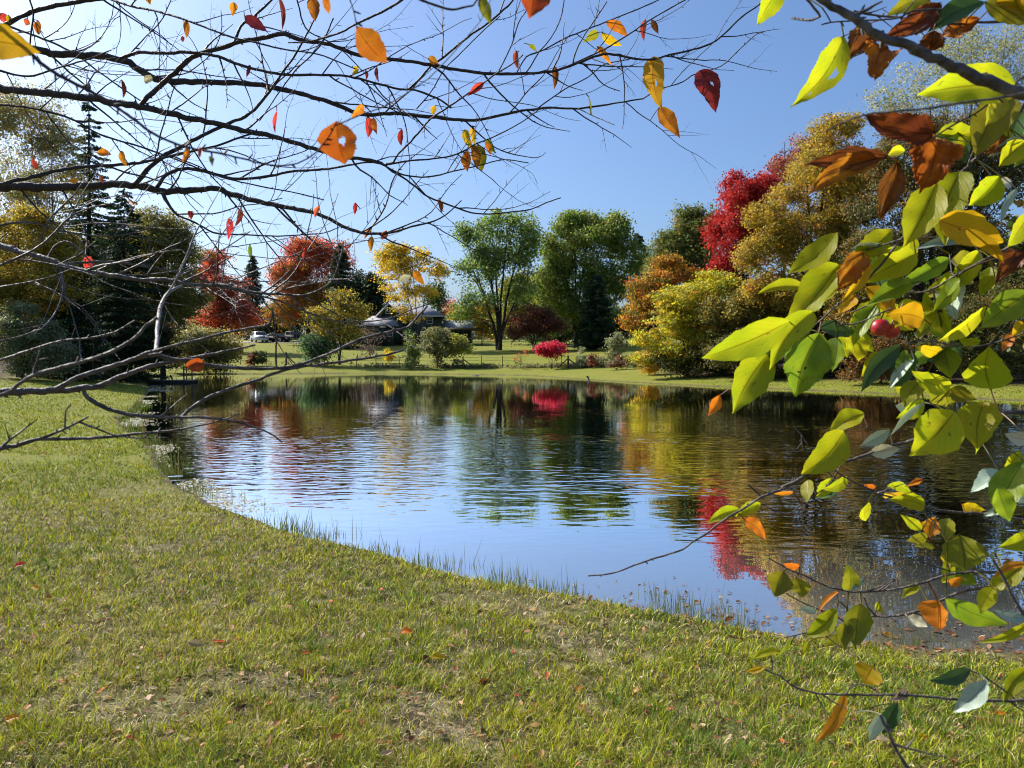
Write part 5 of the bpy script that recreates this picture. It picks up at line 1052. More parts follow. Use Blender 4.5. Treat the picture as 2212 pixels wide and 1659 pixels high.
# --- leaves
def leaf(root, b, t, wpx, d, kind, seed, dt=0.0, fold=None, curl=None, tilt=None, holes=(), rough=.5, petiole=None, shape=1.0, prof=None):
    "leaf blade from base b to tip t (picture units), apparent width wpx, at depth d (tip at d + dt)"
    rng = np.random.default_rng(seed)
    if root is not None and root.name == 'overhanging_tree' and d >= .78:
        bb = np.array(b, float); sc2, kk = min((np.hypot(*(qq - bb).T).min(), k) for k, (_o, _p, qq, _d) in enumerate(NEAR[root.name]))
        if sc2 < 60: _o, _p, qq, _d = NEAR[root.name][kk]; jj = int(np.argmin(np.hypot(*(qq - bb).T))); d = float(_d[jj]); petiole = _p[jj]
    P0 = np.array(at(b[0], b[1], d)); P1 = np.array(at(t[0], t[1], d + dt)); ax = P1 - P0; L = np.linalg.norm(ax); ax /= L
    view = np.array([0, 0, EYE]) - (P0 + P1) / 2; view -= ax * view.dot(ax); view /= np.linalg.norm(view); sd_ = np.cross(view, ax)
    tilt = rng.normal(0, .32) if tilt is None else tilt
    nrm = view * math.cos(tilt) + sd_ * math.sin(tilt); sd_ = np.cross(nrm, ax)
    W = wpx / FPX * d / max(.45, math.cos(tilt)); fold = rng.uniform(.12, .34) if fold is None else fold; curl = rng.normal(0, .12) if curl is None else curl
    if root is not None and root.name in NEAR:
        best = min(((np.linalg.norm(pp - P0, axis=1).min(), k) for k, (o_, pp, _q, _d) in enumerate(NEAR[root.name])), key=lambda z: z[0])
        o_, pp, _q, _d = NEAR[root.name][best[1]]
        if petiole is None and best[0] < (.04 if d < .8 else .10): petiole = pp[int(np.argmin(np.linalg.norm(pp - P0, axis=1)))]
        root = o_
    nu, nv = (22, 44) if holes or rough > 1 else (10, 22); v = np.linspace(0, 1, nv + 1); u = np.linspace(-1, 1, nu + 1)
    e1, e2 = rng.uniform(.68, .98), rng.uniform(.70, .98); pr = np.sin(np.pi * v ** e1) ** e2 * (1 - rng.uniform(.15, .5) * v); tipw = rng.uniform(.86, .95); pr = np.where(v > tipw, pr * .8, pr); pr = pr / pr.max() * .5
    pr[0] = .03; pr[-1] = .012
    VV, UU = np.meshgrid(v, u, indexing='ij'); PR = np.repeat(pr[:, None], nu + 1, 1)
    edge = 1 + np.where(np.abs(UU) > .99, rng.normal(0, .05 * rough, UU.shape), 0) + .035 * np.sin(VV * 13 + seed) * np.abs(UU) + .03 * np.sin(VV * 29 + seed * 2) * np.abs(UU)
    X = VV * L; Yc = UU * PR * W * edge
    bend = .085 * math.sin(seed * 1.7) * L; Yc = Yc + bend * np.sin(np.pi * VV)
    Zc = np.abs(UU) ** 1.3 * PR * W * fold * 1.6 - curl * L * (VV ** 2) + .022 * W * np.sin(VV * 17 + seed * 2.1) * np.abs(UU) * 2 * rough + .06 * W * np.sin(VV * 6 + seed) * UU * rough
    if rough > 1: Zc = Zc + W * .09 * (np.sin(VV * 11 + UU * 3 + seed) * np.cos(UU * 4 - VV * 5 + seed * 1.3) + .6 * np.sin((VV - .6 * np.abs(UU)) * 40) * np.abs(UU)); Yc = Yc * (1 + .10 * np.sin(VV * 9 + seed * 3))
    V = P0 + X[..., None] * ax + Yc[..., None] * sd_ + Zc[..., None] * nrm; V = V.reshape(-1, 3)
    i = np.arange(nv)[:, None] * (nu + 1); k = np.arange(nu)[None, :]
    F = np.stack([i + k, i + k + 1, i + nu + 1 + k + 1, i + nu + 1 + k], -1).reshape(-1, 4)
    ii, kk = np.meshgrid(np.arange(nv), np.arange(nu), indexing='ij'); vc = ((ii + .5) / nv).ravel(); uc = (-1 + (kk + .5) * 2 / nu).ravel()
    keep = np.ones(len(F), bool)
    for (hu, hv, hr) in holes: keep &= ((uc - hu) * .5) ** 2 + ((vc - hv) * 1.0) ** 2 > (hr * (1 + .3 * np.sin(np.arctan2(vc - hv, uc - hu) * 3 + seed))) ** 2
    F = F[keep]
    uvs = np.stack([UU.ravel() * .5 + .5, VV.ravel()], 1)
    if petiole is not None:          # short stalk back to the twig at picture point `petiole`
        q = np.array(petiole); m = (P0 + q) / 2 + np.array([0, 0, .06 * np.linalg.norm(P0 - q)]); s = np.linspace(0, 1, 6)[:, None]
        c = P0 * (1 - s) ** 2 + 2 * m * s * (1 - s) + q * s ** 2
        tv, tf_ = tube_arr(c, np.full(6, .0008 + .0003 * (d > 1)), 5); F = np.vstack([F, tf_ + len(V)]); V = np.vstack([V, tv]); uvs = np.vstack([uvs, np.full((len(tv), 2), (.5, .0))])
    return raw('leaf', V, F, LM[kind], root, uv=uvs, smooth=True)

LL = [ # base, tip, width, depth, kind, holes
 ((-45,88),(80,112),70,.62,'go',()), ((770,58),(838,135),58,.68,'ro',()), ((727,262),(742,356),84,.66,'ro',((.2,.45,.09),)), ((1150,-30),(1142,40),72,.66,'ro',()),
 ((1037,-8),(1060,52),24,1.6,'ol',()), ((1412,122),(1432,238),46,1.0,'go',((.25,.48,.05),)), ((1424,232),(1469,298),34,1.05,'ob',()), ((1512,152),(1544,240),48,1.02,'dr',((.3,.4,.05),)),
 ((1020,272),(1025,315),12,1.9,'ye',()), ((1005,280),(1020,322),17,1.9,'ye',()), ((1032,312),(1042,372),26,1.9,'ol',()), ((1022,312),(1030,365),20,1.92,'ob',()), ((1011,325),(1010,372),20,1.88,'or',()), ((1052,300),(1073,333),12,1.9,'gr',()), ((1048,306),(1060,334),12,1.9,'or',()),
 ((402,45),(403,82),13,1.9,'ob',()), ((394,78),(396,92),8,1.9,'dr',()), ((528,35),(580,72),24,1.7,'dr',()), ((263,172),(266,212),9,2,'br',()), ((210,330),(240,332),17,1.8,'or',()), ((262,326),(275,360),13,1.9,'or',()), ((70,342),(76,370),11,1.8,'rd',()),
 ((155,385),(163,398),16,1.7,'or',()), ((218,380),(224,398),9,1.8,'rd',()), ((278,430),(295,443),9,1.8,'or',()), ((405,318),(392,355),12,2,'or',()), ((432,318),(434,346),9,2,'rd',()), ((458,340),(460,358),10,2,'ol',()), ((412,456),(413,473),13,2,'rd',()), ((520,450),(508,490),12,1.95,'rd',()), ((494,472),(494,518),15,1.95,'rd',((.1,.3,.05),)), ((690,444),(680,472),10,2,'rd',()),
 ((505,5),(502,35),16,1.8,'or',()), ((672,-5),(682,48),26,1.7,'ob',()), ((700,-10),(712,30),16,1.7,'ob',()), ((318,-6),(325,8),12,1.8,'or',()), ((2,28),(14,52),18,1.6,'rd',()), ((60,40),(56,55),12,1.6,'rd',()), ((83,45),(84,75),14,1.7,'ob',()), ((18,32),(22,52),10,1.6,'ye',()),
 ((602,-10),(608,70),10,1.95,'dr',()), ((540,140),(532,168),8,2,'dr',()), ((925,125),(948,138),16,1.8,'ob',()), ((772,143),(760,165),12,2,'ye',()), ((790,152),(791,172),7,2,'dr',()), ((814,145),(816,178),8,2,'dr',()), ((1115,110),(1120,152),12,2,'rd',()), ((1198,143),(1197,196),14,1.95,'ob',()), ((1142,96),(1160,112),9,2,'ol',()),
 ((1292,70),(1262,92),20,1.8,'ol',()), ((1300,72),(1342,102),18,1.8,'ye',()), ((1310,48),(1355,78),22,1.8,'or',()), ((1290,100),(1322,141),14,1.8,'or',()), ((1394,42),(1392,92),13,1.9,'rd',()), ((1408,43),(1422,75),13,1.9,'br',()), ((1273,210),(1286,250),13,2,'ol',()), ((1045,178),(1010,208),15,1.95,'rd',()),
 ((940,228),(934,248),13,2,'ye',()), ((785,228),(762,252),18,2,'or',()), ((795,250),(795,300),17,2,'rd',()), ((806,255),(814,288),14,2,'ob',()), ((868,278),(867,316),12,2,'rd',()), ((947,430),(957,463),10,2,'ob',()), ((767,438),(766,464),9,2,'rd',()), ((802,497),(786,517),10,2,'or',()), ((803,510),(800,543),13,2,'or',()), ((835,498),(824,516),14,2,'rd',()),
 ((540,527),(540,560),9,1.6,'gr',()), ((440,555),(452,573),13,1.5,'rd',()), ((455,548),(470,560),12,1.5,'ob',()), ((180,560),(205,570),26,1.4,'rd',()), ((660,535),(657,560),11,1.6,'rd',()), ((895,585),(918,616),16,1.3,'or',()), ((862,605),(888,598),17,1.2,'cr',()), ((312,165),(330,175),20,1.1,'cr',()),
 ((598,240),(595,290),8,2,'rd',()), ((345,800),(345,802),3,1,'dr',()),
 ((442,784),(398,792),30,.8,'ro',()), ((430,775),(412,808),22,.79,'dr',()),
]
for i, (b, t, w, d, k, h) in enumerate(LL):
    if abs(b[0]-t[0]) + abs(b[1]-t[1]) < 4: continue
    leaf(LT, b, t, w, d, k, 700 + i, holes=h, dt=RNG.normal(0, .01))

# --- the crab apple on the right: trunk out of view, boughs hanging in from the right edge
TR = (2.3, 1.25); g1 = gz(*TR)
AT = thing('crab_apple_tree', 'near crab apple boughs at the right with large backlit yellow-green leaves and red fruit', 'tree', (TR[0], TR[1], g1))
mb = MB(); zt = np.linspace(-.25, 3.4, 12); mb.tube(np.stack([TR[0] + .05 * np.sin(zt * 1.5), TR[1] + .05 * np.cos(zt), g1 + zt], 1), .10 * (1.2 - zt / 4.2), 12); mb.build('trunk', M['apple_and_sunlit_bark'], AT, smooth=True)
def tr(z): return (TR[0], TR[1], g1 + z)
c3 = lambda L: [(1474.7 + x / 3, y / 3) for x, y in L]
c7 = lambda L: [(1474.7 + x / 3, 516 + y / 3) for x, y in L]
c8 = lambda L: [(1474.7 + x * .3777, 1032.4 + y * .3777) for x, y in L]
RL = [
 (c3([(860,-30),(1000,60),(1100,110),(1250,220),(1400,270),(1550,340),(1750,430),(1900,500),(2050,560),(2240,620)]), 15, 27, .72, .70, .1, 2.4),
 (c3([(800,-10),(850,50),(890,110),(840,130),(705,118)]), 6, 5, .75, .8, .2, None),
 (c3([(900,160),(960,145),(1100,135),(1250,130),(1320,125),(1400,115),(1500,70),(1680,60)]), 3, 4, .9, .9, .2, None),
 (c3([(1110,70),(1250,100),(1450,120),(1600,150),(1750,155),(1950,145),(2240,130)]), 4, 6, .92, .95, .3, 2.6),
 (c3([(905,50),(960,140)]), 3, 3, .9, .9, 0, None),
 (c3([(1030,240),(1130,195),(1240,140),(1340,120)]), 2.4, 3, .92, .9, .1, None),
 (c3([(1410,245),(1500,215),(1580,165)]), 2.6, 3, .9, .9, .1, None),
 (c3([(1100,370),(1200,330),(1290,290)]), 2.4, 3, .9, .9, .1, None),
 (c7([(620,790),(700,730),(790,620),(900,520),(1000,430),(1080,370),(1200,260),(1300,150),(1400,20)]) + c3([(1500,1480),(1600,1380),(1700,1250),(1750,1160),(1850,1080),(1950,970),(2080,860),(2150,760),(2240,640)]), 3, 8.5, 1.0, .9, .25, 1.75),
 (c7([(1130,90),(1200,70),(1300,40),(1420,0)]), 3, 4, .98, .95, .2, None),
 (c3([(1380,1030),(1450,980),(1640,880),(1750,810),(1890,740)]) + c3([(2000,660),(2150,540),(2240,480)]), 3, 4.5, .85, .85, .15, 2.2),
 (c3([(930,850),(1050,790),(1200,740),(1400,720),(1600,700),(1850,660),(2080,630),(2240,600)]), 3, 6, .6, .6, .1, 2.0),
 (c7([(1090,480),(1200,430),(1400,355),(1550,345),(1650,310),(1800,220),(1950,140),(2100,60),(2240,-20)]), 3, 7, 1.05, .95, .25, 1.5),
 (c7([(920,610),(1030,560),(1150,540),(1350,450)]), 2.6, 3.5, 1.05, 1.0, .2, None),
 (c7([(940,500),(990,530),(1030,560)]), 3, 4, 1.0, 1.05, .1, None),
 (c7([(1625,335),(1640,430),(1680,560),(1700,680),(1620,800)]), 4, 3, 1.0, 1.05, .3, None),
 (c7([(1350,700),(1500,660),(1650,670),(1800,700),(1950,690),(2100,650),(2240,600)]), 2.4, 3.6, 1.0, .95, .25, 1.4),
 (c7([(1730,100),(1740,180),(1760,240),(1870,180)]), 3, 3, .98, .95, .2, None),
 (c8([(-540,560),(-400,545),(-250,490),(-110,445)]) + c8([(0,410),(50,370),(150,310),(220,250),(340,180),(450,110),(580,60),(690,0)]) + c7([(640,1610),(750,1560),(850,1500),(950,1470),(1100,1430),(1210,1390),(1400,1330),(1550,1290),(1700,1250),(1850,1190),(1950,1160),(2070,1130),(2240,1122)]), 3.2, 8.5, 1.1, 1.0, .22, 1.2),
 (c8([(500,148),(450,150),(600,205),(680,150),(770,90)]) + c7([(960,1580),(1030,1460)]), 2.4, 3.4, 1.08, 1.06, .2, None),
 (c7([(950,1480),(1100,1570),(1250,1640)]) + c8([(1050,75),(1150,100),(1280,130),(1380,165),(1500,190),(1650,200),(1800,215),(1980,245)]), 3.5, 6.5, 1.06, 1.0, .25, 1.0),
 (c8([(375,40),(450,105)]), 4, 4, 1.1, 1.1, .1, None), (c7([(720,1215),(770,1270),(810,1335)]), 2.6, 3, 1.1, 1.1, .5, None),
 (c8([(495,460),(600,520),(700,560),(800,610),(950,650),(1080,650),(1250,630),(1400,590),(1530,550),(1650,540),(1800,540),(1980,530)]), 3, 7, 1.15, 1.05, .22, .9),
 (c8([(1075,790),(1200,790),(1350,760),(1500,690),(1600,650),(1750,620),(1980,570)]), 5, 7, 1.15, 1.05, .22, .85),
 (c8([(580,915),(680,890),(750,880),(850,860),(930,830)]), 2.2, 4, 1.15, 1.15, .3, None), (c8([(590,660),(700,720),(850,780),(930,825)]), 2.6, 3.6, 1.15, 1.15, .3, None), (c8([(1040,690),(1060,740),(1100,785)]), 3, 4, 1.12, 1.15, .1, None),
 (c8([(880,660),(890,700),(950,760),(935,830)]), 3, 3, 1.14, 1.15, .1, None), (c8([(1020,660),(1020,740)]), 2.4, 2.4, 1.12, 1.13, 0, None),
 (c8([(1430,370),(1480,430),(1520,510),(1530,550)]), 2.6, 3, 1.05, 1.1, .1, None), (c8([(1580,335),(1560,430),(1530,520)]), 2.6, 3, 1.05, 1.1, .1, None), (c8([(1350,475),(1420,500),(1520,530)]), 3, 3.2, 1.08, 1.1, .5, None),
 (c8([(470,1095),(510,1115),(550,1130),(650,1200),(800,1235),(1000,1240),(1200,1240),(1400,1250),(1600,1270),(1800,1275),(1980,1272)]), 3.5, 7, .95, .9, .2, .55),
 (c8([(930,1230),(990,1180),(1060,1190),(1130,1235)]), 2.4, 3, .95, .94, .1, None), (c8([(1090,1080),(1110,1150),(1110,1225)]), 2.6, 3, .95, .94, .1, None), (c8([(510,1115),(515,1060),(500,1010)]), 2.6, 2.4, .95, .96, .1, None), (c8([(1640,1100),(1730,1140),(1830,1210),(1900,1262)]), 3, 4, .9, .9, .1, None),
 (c8([(1130,1360),(1170,1440),(1220,1550),(1310,1700)]), 6, 9, .6, .6, .05, None),
 (c8([(1780,470),(1850,600),(1900,700),(1985,830)]), 5, 9, .72, .72, .05, 1.0),
 (c7([(1050,1240),(1100,1215),(1190,1225),(1270,1262)]), 2.2, 3, 1.06, 1.06, 0, None), (c7([(1170,1140),(1200,1215)]), 2.4, 3, 1.06, 1.06, 0, None), (c7([(1560,1050),(1680,1090),(1780,1140),(1860,1175)]), 2.4, 3, 1.02, 1.02, .1, None), (c7([(1995,960),(2020,1050),(2065,1125)]), 2.8, 3.2, 1.0, 1.0, 0, None), (c7([(1960,1050),(2030,1090),(2070,1122)]), 2.4, 3, 1.0, 1.0, 0, None),
 (c7([(240,1015),(300,975)]), 2.2, 2.6, 1.1, 1.1, 0, None), (c7([(545,755),(580,720),(620,790)]), 2.4, 3, 1.05, 1.0, 0, None), (c7([(880,610),(890,570),(900,520)]), 2.4, 3, 1.0, 1.0, 0, None),
]
for i, (p, w0, w1, d0, d1, tw, ex) in enumerate(RL):
    m = 'apple_and_sunlit_bark' if max(w0, w1) >= 4.5 else ('twig_red' if tw <= .15 and max(w0, w1) <= 3.6 and i % 2 else 'apple_and_sunlit_bark')
    limb(AT, p, w0, w1, d0, d1, 900 + i, tw, mat=m, ext=tr(ex) if ex else None, twl=(.02, .06), depth=1)

RLIMB = [e for e in NEAR['crab_apple_tree'] if len(e[2]) > 6]
R3 = [ # crop coordinates: base, tip, width, kind, depth, holes
 ((640,-90),(482,165),135,'yg',.95,()), ((1045,240),(725,680),190,'yg',.9,((.45,.42,.07),(.2,.75,.04))), ((1230,215),(1050,390),150,'br',.92,()), ((1310,295),(1250,508),190,'ob',.9,()), ((1625,200),(1590,348),150,'br',.9,()), ((1670,30),(1308,225),150,'br',.92,()),
 ((1600,-30),(1330,95),120,'ol',.93,()), ((1960,10),(1585,195),125,'dg',.9,()), ((1920,120),(1670,222),110,'ob',.93,()), ((1960,15),(2230,165),150,'ol',.9,()), ((2150,-80),(2190,130),150,'ye',.88,()), ((2150,550),(1500,625),250,'yg',.78,()),
 ((1615,870),(1190,725),190,'br',.84,()), ((1330,1010),(812,1045),125,'br',.86,()), ((1255,1030),(808,1265),140,'ob',.86,()), ((1385,1050),(1290,1420),140,'br',.86,((-.6,.8,.05),)), ((1640,885),(1535,1245),290,'ob',.86,()), ((1640,905),(1925,850),180,'yg',.88,()),
 ((2140,635),(1890,1025),230,'ol',.86,()), ((2125,830),(1895,960),110,'yg',.93,()), ((2110,900),(1955,992),80,'br',.93,()), ((2240,880),(1975,1020),60,'pl',.92,()), ((2240,920),(2055,1075),140,'yg',.9,()), ((2050,1140),(1855,1335),160,'yg',.92,()),
 ((1645,1185),(1435,1615),230,'yg',.9,()), ((1800,1110),(1700,1605),225,'yg',.92,((-.15,.5,.05),)), ((1660,1430),(2095,1560),205,'ye',.88,()), ((1840,1480),(2070,1760),90,'ye',.85,()), ((2045,1205),(2148,1165),75,'cr',.95,()), ((2165,1225),(2058,1472),42,'pl',.9,()), ((2240,1390),(2085,1605),100,'yg',.95,()), ((1000,1508),(690,1795),150,'yg',.95,()),
 ((2240,1000),(2150,1080),70,'gr',.95,()), ((1870,1560),(1520,1600),60,'pl',.98,()),
]
R7 = [
 ((1355,-60),(1080,150),160,'yg',.98,()), ((1010,170),(655,575),215,'yg',.95,()), ((845,470),(562,850),165,'yg',.93,()), ((1165,85),(990,340),150,'ob',.9,()), ((1190,120),(1040,400),90,'ye',.91,()), ((1510,95),(1130,290),185,'yg',.97,()), ((805,315),(488,352),75,'yg',1.0,()), ((690,535),(145,780),205,'yg',.92,()), ((625,650),(348,742),90,'gr',1.0,()),
 ((548,752),(315,1135),225,'yg',.95,()), ((885,610),(748,1032),265,'gr',.93,((.1,.55,.03),(-.1,.62,.025))), ((1005,640),(955,862),120,'gr',1.02,()), ((242,1012),(163,1146),70,'or',1.1,()), ((1412,690),(1158,995),120,'dg',.95,()), ((1500,745),(1375,960),140,'dg',1.0,()), ((1742,965),(1478,855),130,'yg',.98,()), ((1690,715),(1735,905),145,'yg',1.0,()),
 ((1562,520),(1318,500),165,'ye',1.0,()), ((1692,745),(1498,678),80,'ye',1.03,()), ((1996,970),(1985,690),250,'yg',.97,()), ((1735,975),(1905,1040),105,'ol',1.0,()), ((1540,925),(1430,1095),125,'ol',1.02,()), ((1760,1120),(1478,1405),285,'yg',.97,()), ((1565,1048),(1388,1165),95,'yg',1.02,()), ((1955,1055),(1915,1345),230,'yg',.99,()),
 ((1172,1130),(940,1255),120,'yg',1.04,((0,.5,.05),)), ((1045,1248),(778,1530),195,'yg',1.02,()), ((1342,1240),(1145,1345),80,'pl',1.03,()), ((1562,1060),(1338,1272),38,'pl',1.0,()), ((1212,1385),(1412,1360),88,'cr',1.03,()), ((1965,440),(1635,655),90,'yg',.97,()), ((2240,345),(1925,575),185,'gr',.93,()), ((2022,238),(1925,372),80,'yg',1.0,()),
 ((1725,125),(1395,300),105,'gr',1.02,()), ((1925,75),(1665,345),125,'yg',1.0,()), ((2240,80),(2035,265),125,'br',.9,()), ((1485,288),(1205,422),120,'gr',.98,()), ((2240,1300),(2088,1265),90,'cr',.95,()), ((2045,1500),(1878,1658),105,'pl',.97,()), ((2185,1375),(2105,1560),70,'yg',1.0,()), ((2205,1440),(2030,1790),190,'gr',.92,()),
 ((1072,1548),(898,1622),70,'yg',1.06,()), ((1252,1612),(1168,1585),36,'or',1.06,()), ((1478,1642),(1296,1600),62,'yg',1.04,()), ((1555,1560),(1440,1600),36,'or',1.03,()), ((1110,370),(1010,480),90,'ye',1.0,()), ((1250,420),(1120,700),120,'gr',1.04,()), ((1500,780),(1350,985),60,'pl',.99,()), ((2212,540),(2120,640),100,'ye',1.0,()), ((2130,620),(2070,730),70,'or',1.0,()),
]
R8 = [
 ((325,180),(143,262),72,'yg',1.08,()), ((446,145),(298,222),70,'yg',1.08,()), ((355,240),(492,352),70,'or',1.08,()), ((632,82),(520,92),22,'or',1.08,()), ((1385,160),(1185,125),92,'yg',1.02,()), ((1370,295),(1243,208),60,'yg',1.04,()), ((1412,332),(1445,223),95,'or',1.04,()), ((1400,345),(1258,350),62,'ol',1.06,()), ((1440,400),(1320,385),36,'ol',1.06,()),
 ((1582,328),(1612,535),222,'ol',1.02,()), ((1985,335),(1828,390),100,'yg',.97,()), ((1600,150),(1722,175),62,'ye',1.03,()), ((575,535),(525,682),135,'ol',1.15,()), ((648,572),(688,683),112,'ol',1.15,()), ((668,508),(570,488),42,'or',1.15,()), ((952,648),(938,490),95,'ol',1.13,()), ((1035,580),(950,648),34,'pl',1.13,()), ((882,748),(692,912),105,'yg',1.12,()),
 ((1020,722),(975,962),145,'ol',1.1,()), ((935,828),(925,990),92,'ol',1.1,()), ((1460,700),(1462,868),148,'or',1.08,()), ((1285,795),(1402,850),62,'cr',1.1,()), ((1505,690),(1832,800),122,'gr',1.0,()), ((1782,625),(1705,775),92,'yg',1.0,()), ((1985,828),(1703,940),52,'yg',1.0,()), ((1945,495),(1745,640),112,'yg',1.0,()), ((1985,490),(1790,560),40,'or',.98,()),
 ((1090,1078),(1040,1178),160,'ye',.95,()), ((932,1228),(757,1505),70,'or',.94,()), ((1232,1288),(1138,1485),90,'dg',.84,()), ((1140,1355),(1075,1512),75,'pl',.84,()), ((1745,1165),(1548,1342),112,'pl',.88,()), ((1645,1098),(1388,1155),80,'dg',.84,()), ((1985,1085),(1826,1272),92,'yg',.9,()), ((560,990),(395,1028),44,'yg',.96,()), ((470,1080),(362,1105),30,'ye',.96,()), ((1290,1218),(1184,1275),50,'tn',.93,()),
 ((890,650),(770,770),26,'or',1.13,()), ((760,765),(670,745),40,'pl',1.14,()), ((1540,620),(1600,560),50,'or',1.05,()), ((1800,60),(1870,250),110,'gr',.9,()), ((1985,130),(1870,110),60,'pl',.93,()), ((1830,180),(1715,215),40,'pl',.96,()), ((1985,800),(1760,750),50,'pl',.98,()),
]
cnt = 0; spare = []
for S, f, nm in ((R3, c3, 'a'), (R7, c7, 'b'), (R8, c8, 'c')):
    for (b, t, w, k, d, h) in S:
        p = f([b, t]); sc_ = {'a': 1/3, 'b': 1/3, 'c': .3777}[nm]; cnt += 1
        leaf(AT, p[0], p[1], w * sc_ * 1.04, d, k, 1200 + cnt, holes=h, dt=RNG.normal(0, .012), curl=.16 if k in ('br',) else None, fold=RNG.uniform(.3, .6) if k in ('br', 'ob') else None, rough=1.4 if k in ('br', 'ob') else .55)
rf = np.random.default_rng(2024); made = 0
while made < 62:
    o_, pp, qq, dd = RLIMB[rf.integers(0, len(RLIMB))]; i = rf.integers(0, len(qq)); x, y = qq[i]
    if not (1590 < x < 2230 and 150 < y < 1420) or dd[i] < .82 or (y > 960 and rf.random() < .6): continue
    a = rf.normal(1.9, .75); Lp = rf.uniform(46, 92) * (1 if y < 960 else .6); off = rf.uniform(8, 26); bx, by = x + math.cos(a) * off, y + math.sin(a) * off
    k = rf.choice(['yg', 'gr', 'dg', 'ol', 'ye', 'pl'], p=[.36, .24, .15, .16, .06, .03]); made += 1
    leaf(AT, (bx, by), (bx + math.cos(a) * Lp, by + math.sin(a) * Lp), Lp * rf.uniform(.42, .68), dd[i] + rf.uniform(.0, .10), k, 3000 + made, dt=rf.normal(0, .03), tilt=rf.normal(0, .55), holes=((rf.uniform(-.5, .5), rf.uniform(.3, .7), .03),) if rf.random() < .2 else ())
for (x, y, r) in ((1280, 575, 62), (1352, 598, 54)):
    p = c7([(x, y)])[0]; c = at(p[0], p[1], 1.03); rr = r / 3 / FPX * 1.03
    th = np.linspace(0, np.pi, 15); ph = np.linspace(0, 2 * np.pi, 25)[:-1]; rad = rr * (1 - .22 * np.exp(-(th / .35) ** 2) - .12 * np.exp(-((np.pi - th) / .3) ** 2))
    V = np.stack([(rad * np.sin(th))[:, None] * np.cos(ph), (rad * np.sin(th))[:, None] * np.sin(ph), np.repeat((rad * np.cos(th))[:, None], 24, 1)], -1).reshape(-1, 3) + np.array(c)
    i = np.arange(14)[:, None] * 24; k = np.arange(24)[None, :]; F = np.stack([i + k, i + 24 + k, i + 24 + (k + 1) % 24, i + (k + 1) % 24], -1).reshape(-1, 4)
    a = raw('apple', V, F, M['apple'], AT, smooth=True)
    s = MB(); top = np.array(c) + [0, 0, rr * .75]; s.tube([top, top + [.006, 0, .014], top + [.016, 0, .03]], [.0012, .001, .001], 5); s.build('stalk', M['twig_red'], a)

# --- leaves lying on the lawn that can be told apart
GL = [
 ('long orange leaf lying alone on the lawn below the middle of the pond', 880, 1372, 32, 'or', -.2), ('pale yellow-orange leaf on the lawn, nearer than the long orange one', 948, 1428, 34, 'ye', .1),
 ('rust leaf standing on edge near the bottom edge of the lawn', 728, 1602, 46, 'ob', 1.3), ('buff curled leaf at the bottom edge, right of the rust leaf', 835, 1634, 34, 'tn', .7),
 ('dark brown leaf on the sunny left lawn', 92, 983, 18, 'br', .4), ('orange-red leaf at the lower left corner of the lawn', 28, 1560, 34, 'or', .2), ('bright red leaf on the left lawn beside bare earth', 44, 1226, 24, 'rd', .6),
 ('amber leaf on the left lawn near the bare patch', 78, 1276, 24, 'ye', .0), ('red leaf by the broken twig on the middle lawn', 472, 1392, 24, 'rd', .3), ('long tan leaf on the middle lawn', 424, 1398, 40, 'tn', .1),
 ('small scarlet leaf in the centre of the lawn', 660, 1415, 20, 'rd', .2), ('orange leaf in shade at the lower left lawn', 220, 1498, 24, 'or', .9), ('brown curled leaf near the right waterline', 1576, 1343, 26, 'br', .6),
 ('orange leaf below the apple bough at the lower right', 1918, 1378, 26, 'or', .0), ('pinkish tan leaf at the lower right corner of the lawn', 1910, 1612, 50, 'tn', -.1), ('small yellow leaf on the lower right lawn', 1993, 1598, 26, 'ye', -.2),
 ('dark brown crumpled leaf right of centre on the lawn', 1046, 1480, 30, 'br', .5), ('orange scrap of leaf at lower right by the pale apple leaf', 2160, 1548, 26, 'or', .0),
]
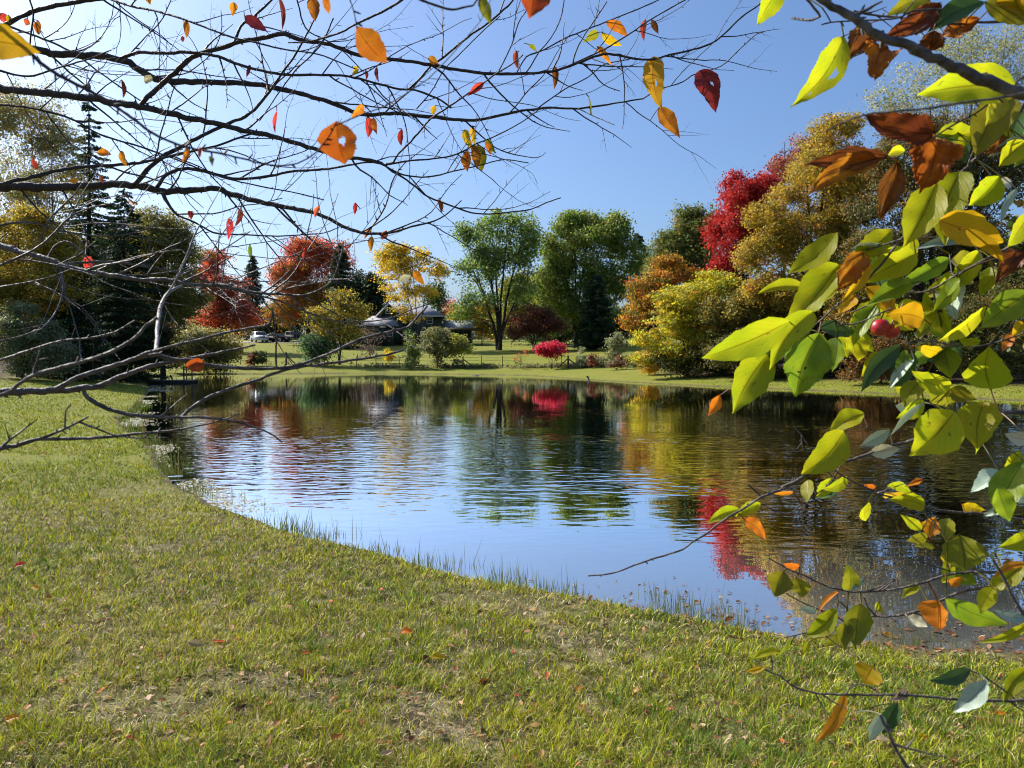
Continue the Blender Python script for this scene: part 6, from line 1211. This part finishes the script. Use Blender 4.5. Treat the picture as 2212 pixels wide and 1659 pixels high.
for i, (lab, x, y, w, k, ang) in enumerate(GL):
    z = .3
    for _ in range(6):
        X, Y = on_z(x, y, z); z = gz(X, Y) + .02
    L = w / FPX * Y; root = tag(leaf(None, (x, y), (x + 1, y), 5, Y, k, 1500 + i), lab, 'leaf', 'fallen leaves on the near lawn'); bpy.data.objects.remove(root)
    n = 12; v = np.linspace(0, 1, n + 1); pr = np.sin(np.pi * v ** .85) ** .8 * .24; u = np.linspace(-1, 1, 7); VV, UU = np.meshgrid(v, u, indexing='ij'); rg = np.random.default_rng(i)
    Xl = (VV - .5) * L; Yl = UU * pr[:, None] * L; Zl = np.abs(UU) ** 1.3 * pr[:, None] * L * .5 + .10 * L * np.sin(VV * 3 + i) + .03 * L * rg.normal(size=VV.shape) * (np.abs(UU) > .9)
    Mx = Matrix.Rotation(ang, 4, 'Z') @ Matrix.Rotation(rg.normal(.35, .25), 4, 'X') @ Matrix.Rotation(rg.normal(0, .2), 4, 'Y')
    V = np.array([Mx @ Vector(q) for q in np.stack([Xl, Yl, Zl], -1).reshape(-1, 3)]); i_ = np.arange(n)[:, None] * 7; k_ = np.arange(6)[None, :]
    F = np.stack([i_ + k_, i_ + k_ + 1, i_ + 8 + k_, i_ + 7 + k_], -1).reshape(-1, 4)
    o = raw('fallen_leaf', V, F, LM[k], uv=np.stack([UU.ravel() * .5 + .5, VV.ravel()], 1), smooth=True); o.location = (X, Y, gz(X, Y) + .03 + .12 * L); tag(o, lab, 'leaf', 'fallen leaves on the near lawn')
# ------------------------------------------------------------------ light and sky
SUN_AZ = math.atan2(-.88, .48)      # measured from +Y towards +X: left and a little ahead of the camera
SUN_EL = math.radians(38)
sdir = Vector((math.sin(SUN_AZ) * math.cos(SUN_EL), math.cos(SUN_AZ) * math.cos(SUN_EL), math.sin(SUN_EL)))
ld = bpy.data.lights.new('sun', 'SUN'); ld.energy = 4.8; ld.angle = math.radians(.53); ld.color = (1, .94, .84)
lo = bpy.data.objects.new('sun', ld); C.objects.link(lo); lo.rotation_euler = sdir.to_track_quat('Z', 'Y').to_euler(); lo.location = (-20, 20, 40)
wd_ = bpy.data.worlds.new('World'); sc.world = wd_; wd_.use_nodes = True
wn = wd_.node_tree.nodes; wl = wd_.node_tree.links; wn.clear()
sky = wn.new('ShaderNodeTexSky'); sky.sky_type = 'NISHITA'; sky.sun_disc = False; sky.sun_elevation = SUN_EL; sky.sun_rotation = SUN_AZ
sky.altitude = 100; sky.air_density = 1.0; sky.dust_density = 3.0; sky.ozone_density = 8
bg = wn.new('ShaderNodeBackground'); bg.inputs[1].default_value = .106
ow = wn.new('ShaderNodeOutputWorld'); wl.new(sky.outputs[0], bg.inputs[0]); wl.new(bg.outputs[0], ow.inputs[0])
vs = sc.view_settings; vs.view_transform = 'Standard'; vs.look = 'None'; vs.exposure = .85; vs.gamma = 1
cy = sc.cycles; cy.max_bounces = 8; cy.diffuse_bounces = 3; cy.glossy_bounces = 3; cy.transmission_bounces = 4; cy.transparent_max_bounces = 8
cy.caustics_reflective = False; cy.caustics_refractive = False; cy.sample_clamp_indirect = 4.0
cy.use_adaptive_sampling = True; cy.adaptive_threshold = .015
cy.filter_width = 1.05; cy.use_denoising = True; cy.denoiser = 'OPENIMAGEDENOISE'; cy.denoising_input_passes = 'RGB_ALBEDO_NORMAL'; cy.denoising_prefilter = 'ACCURATE'
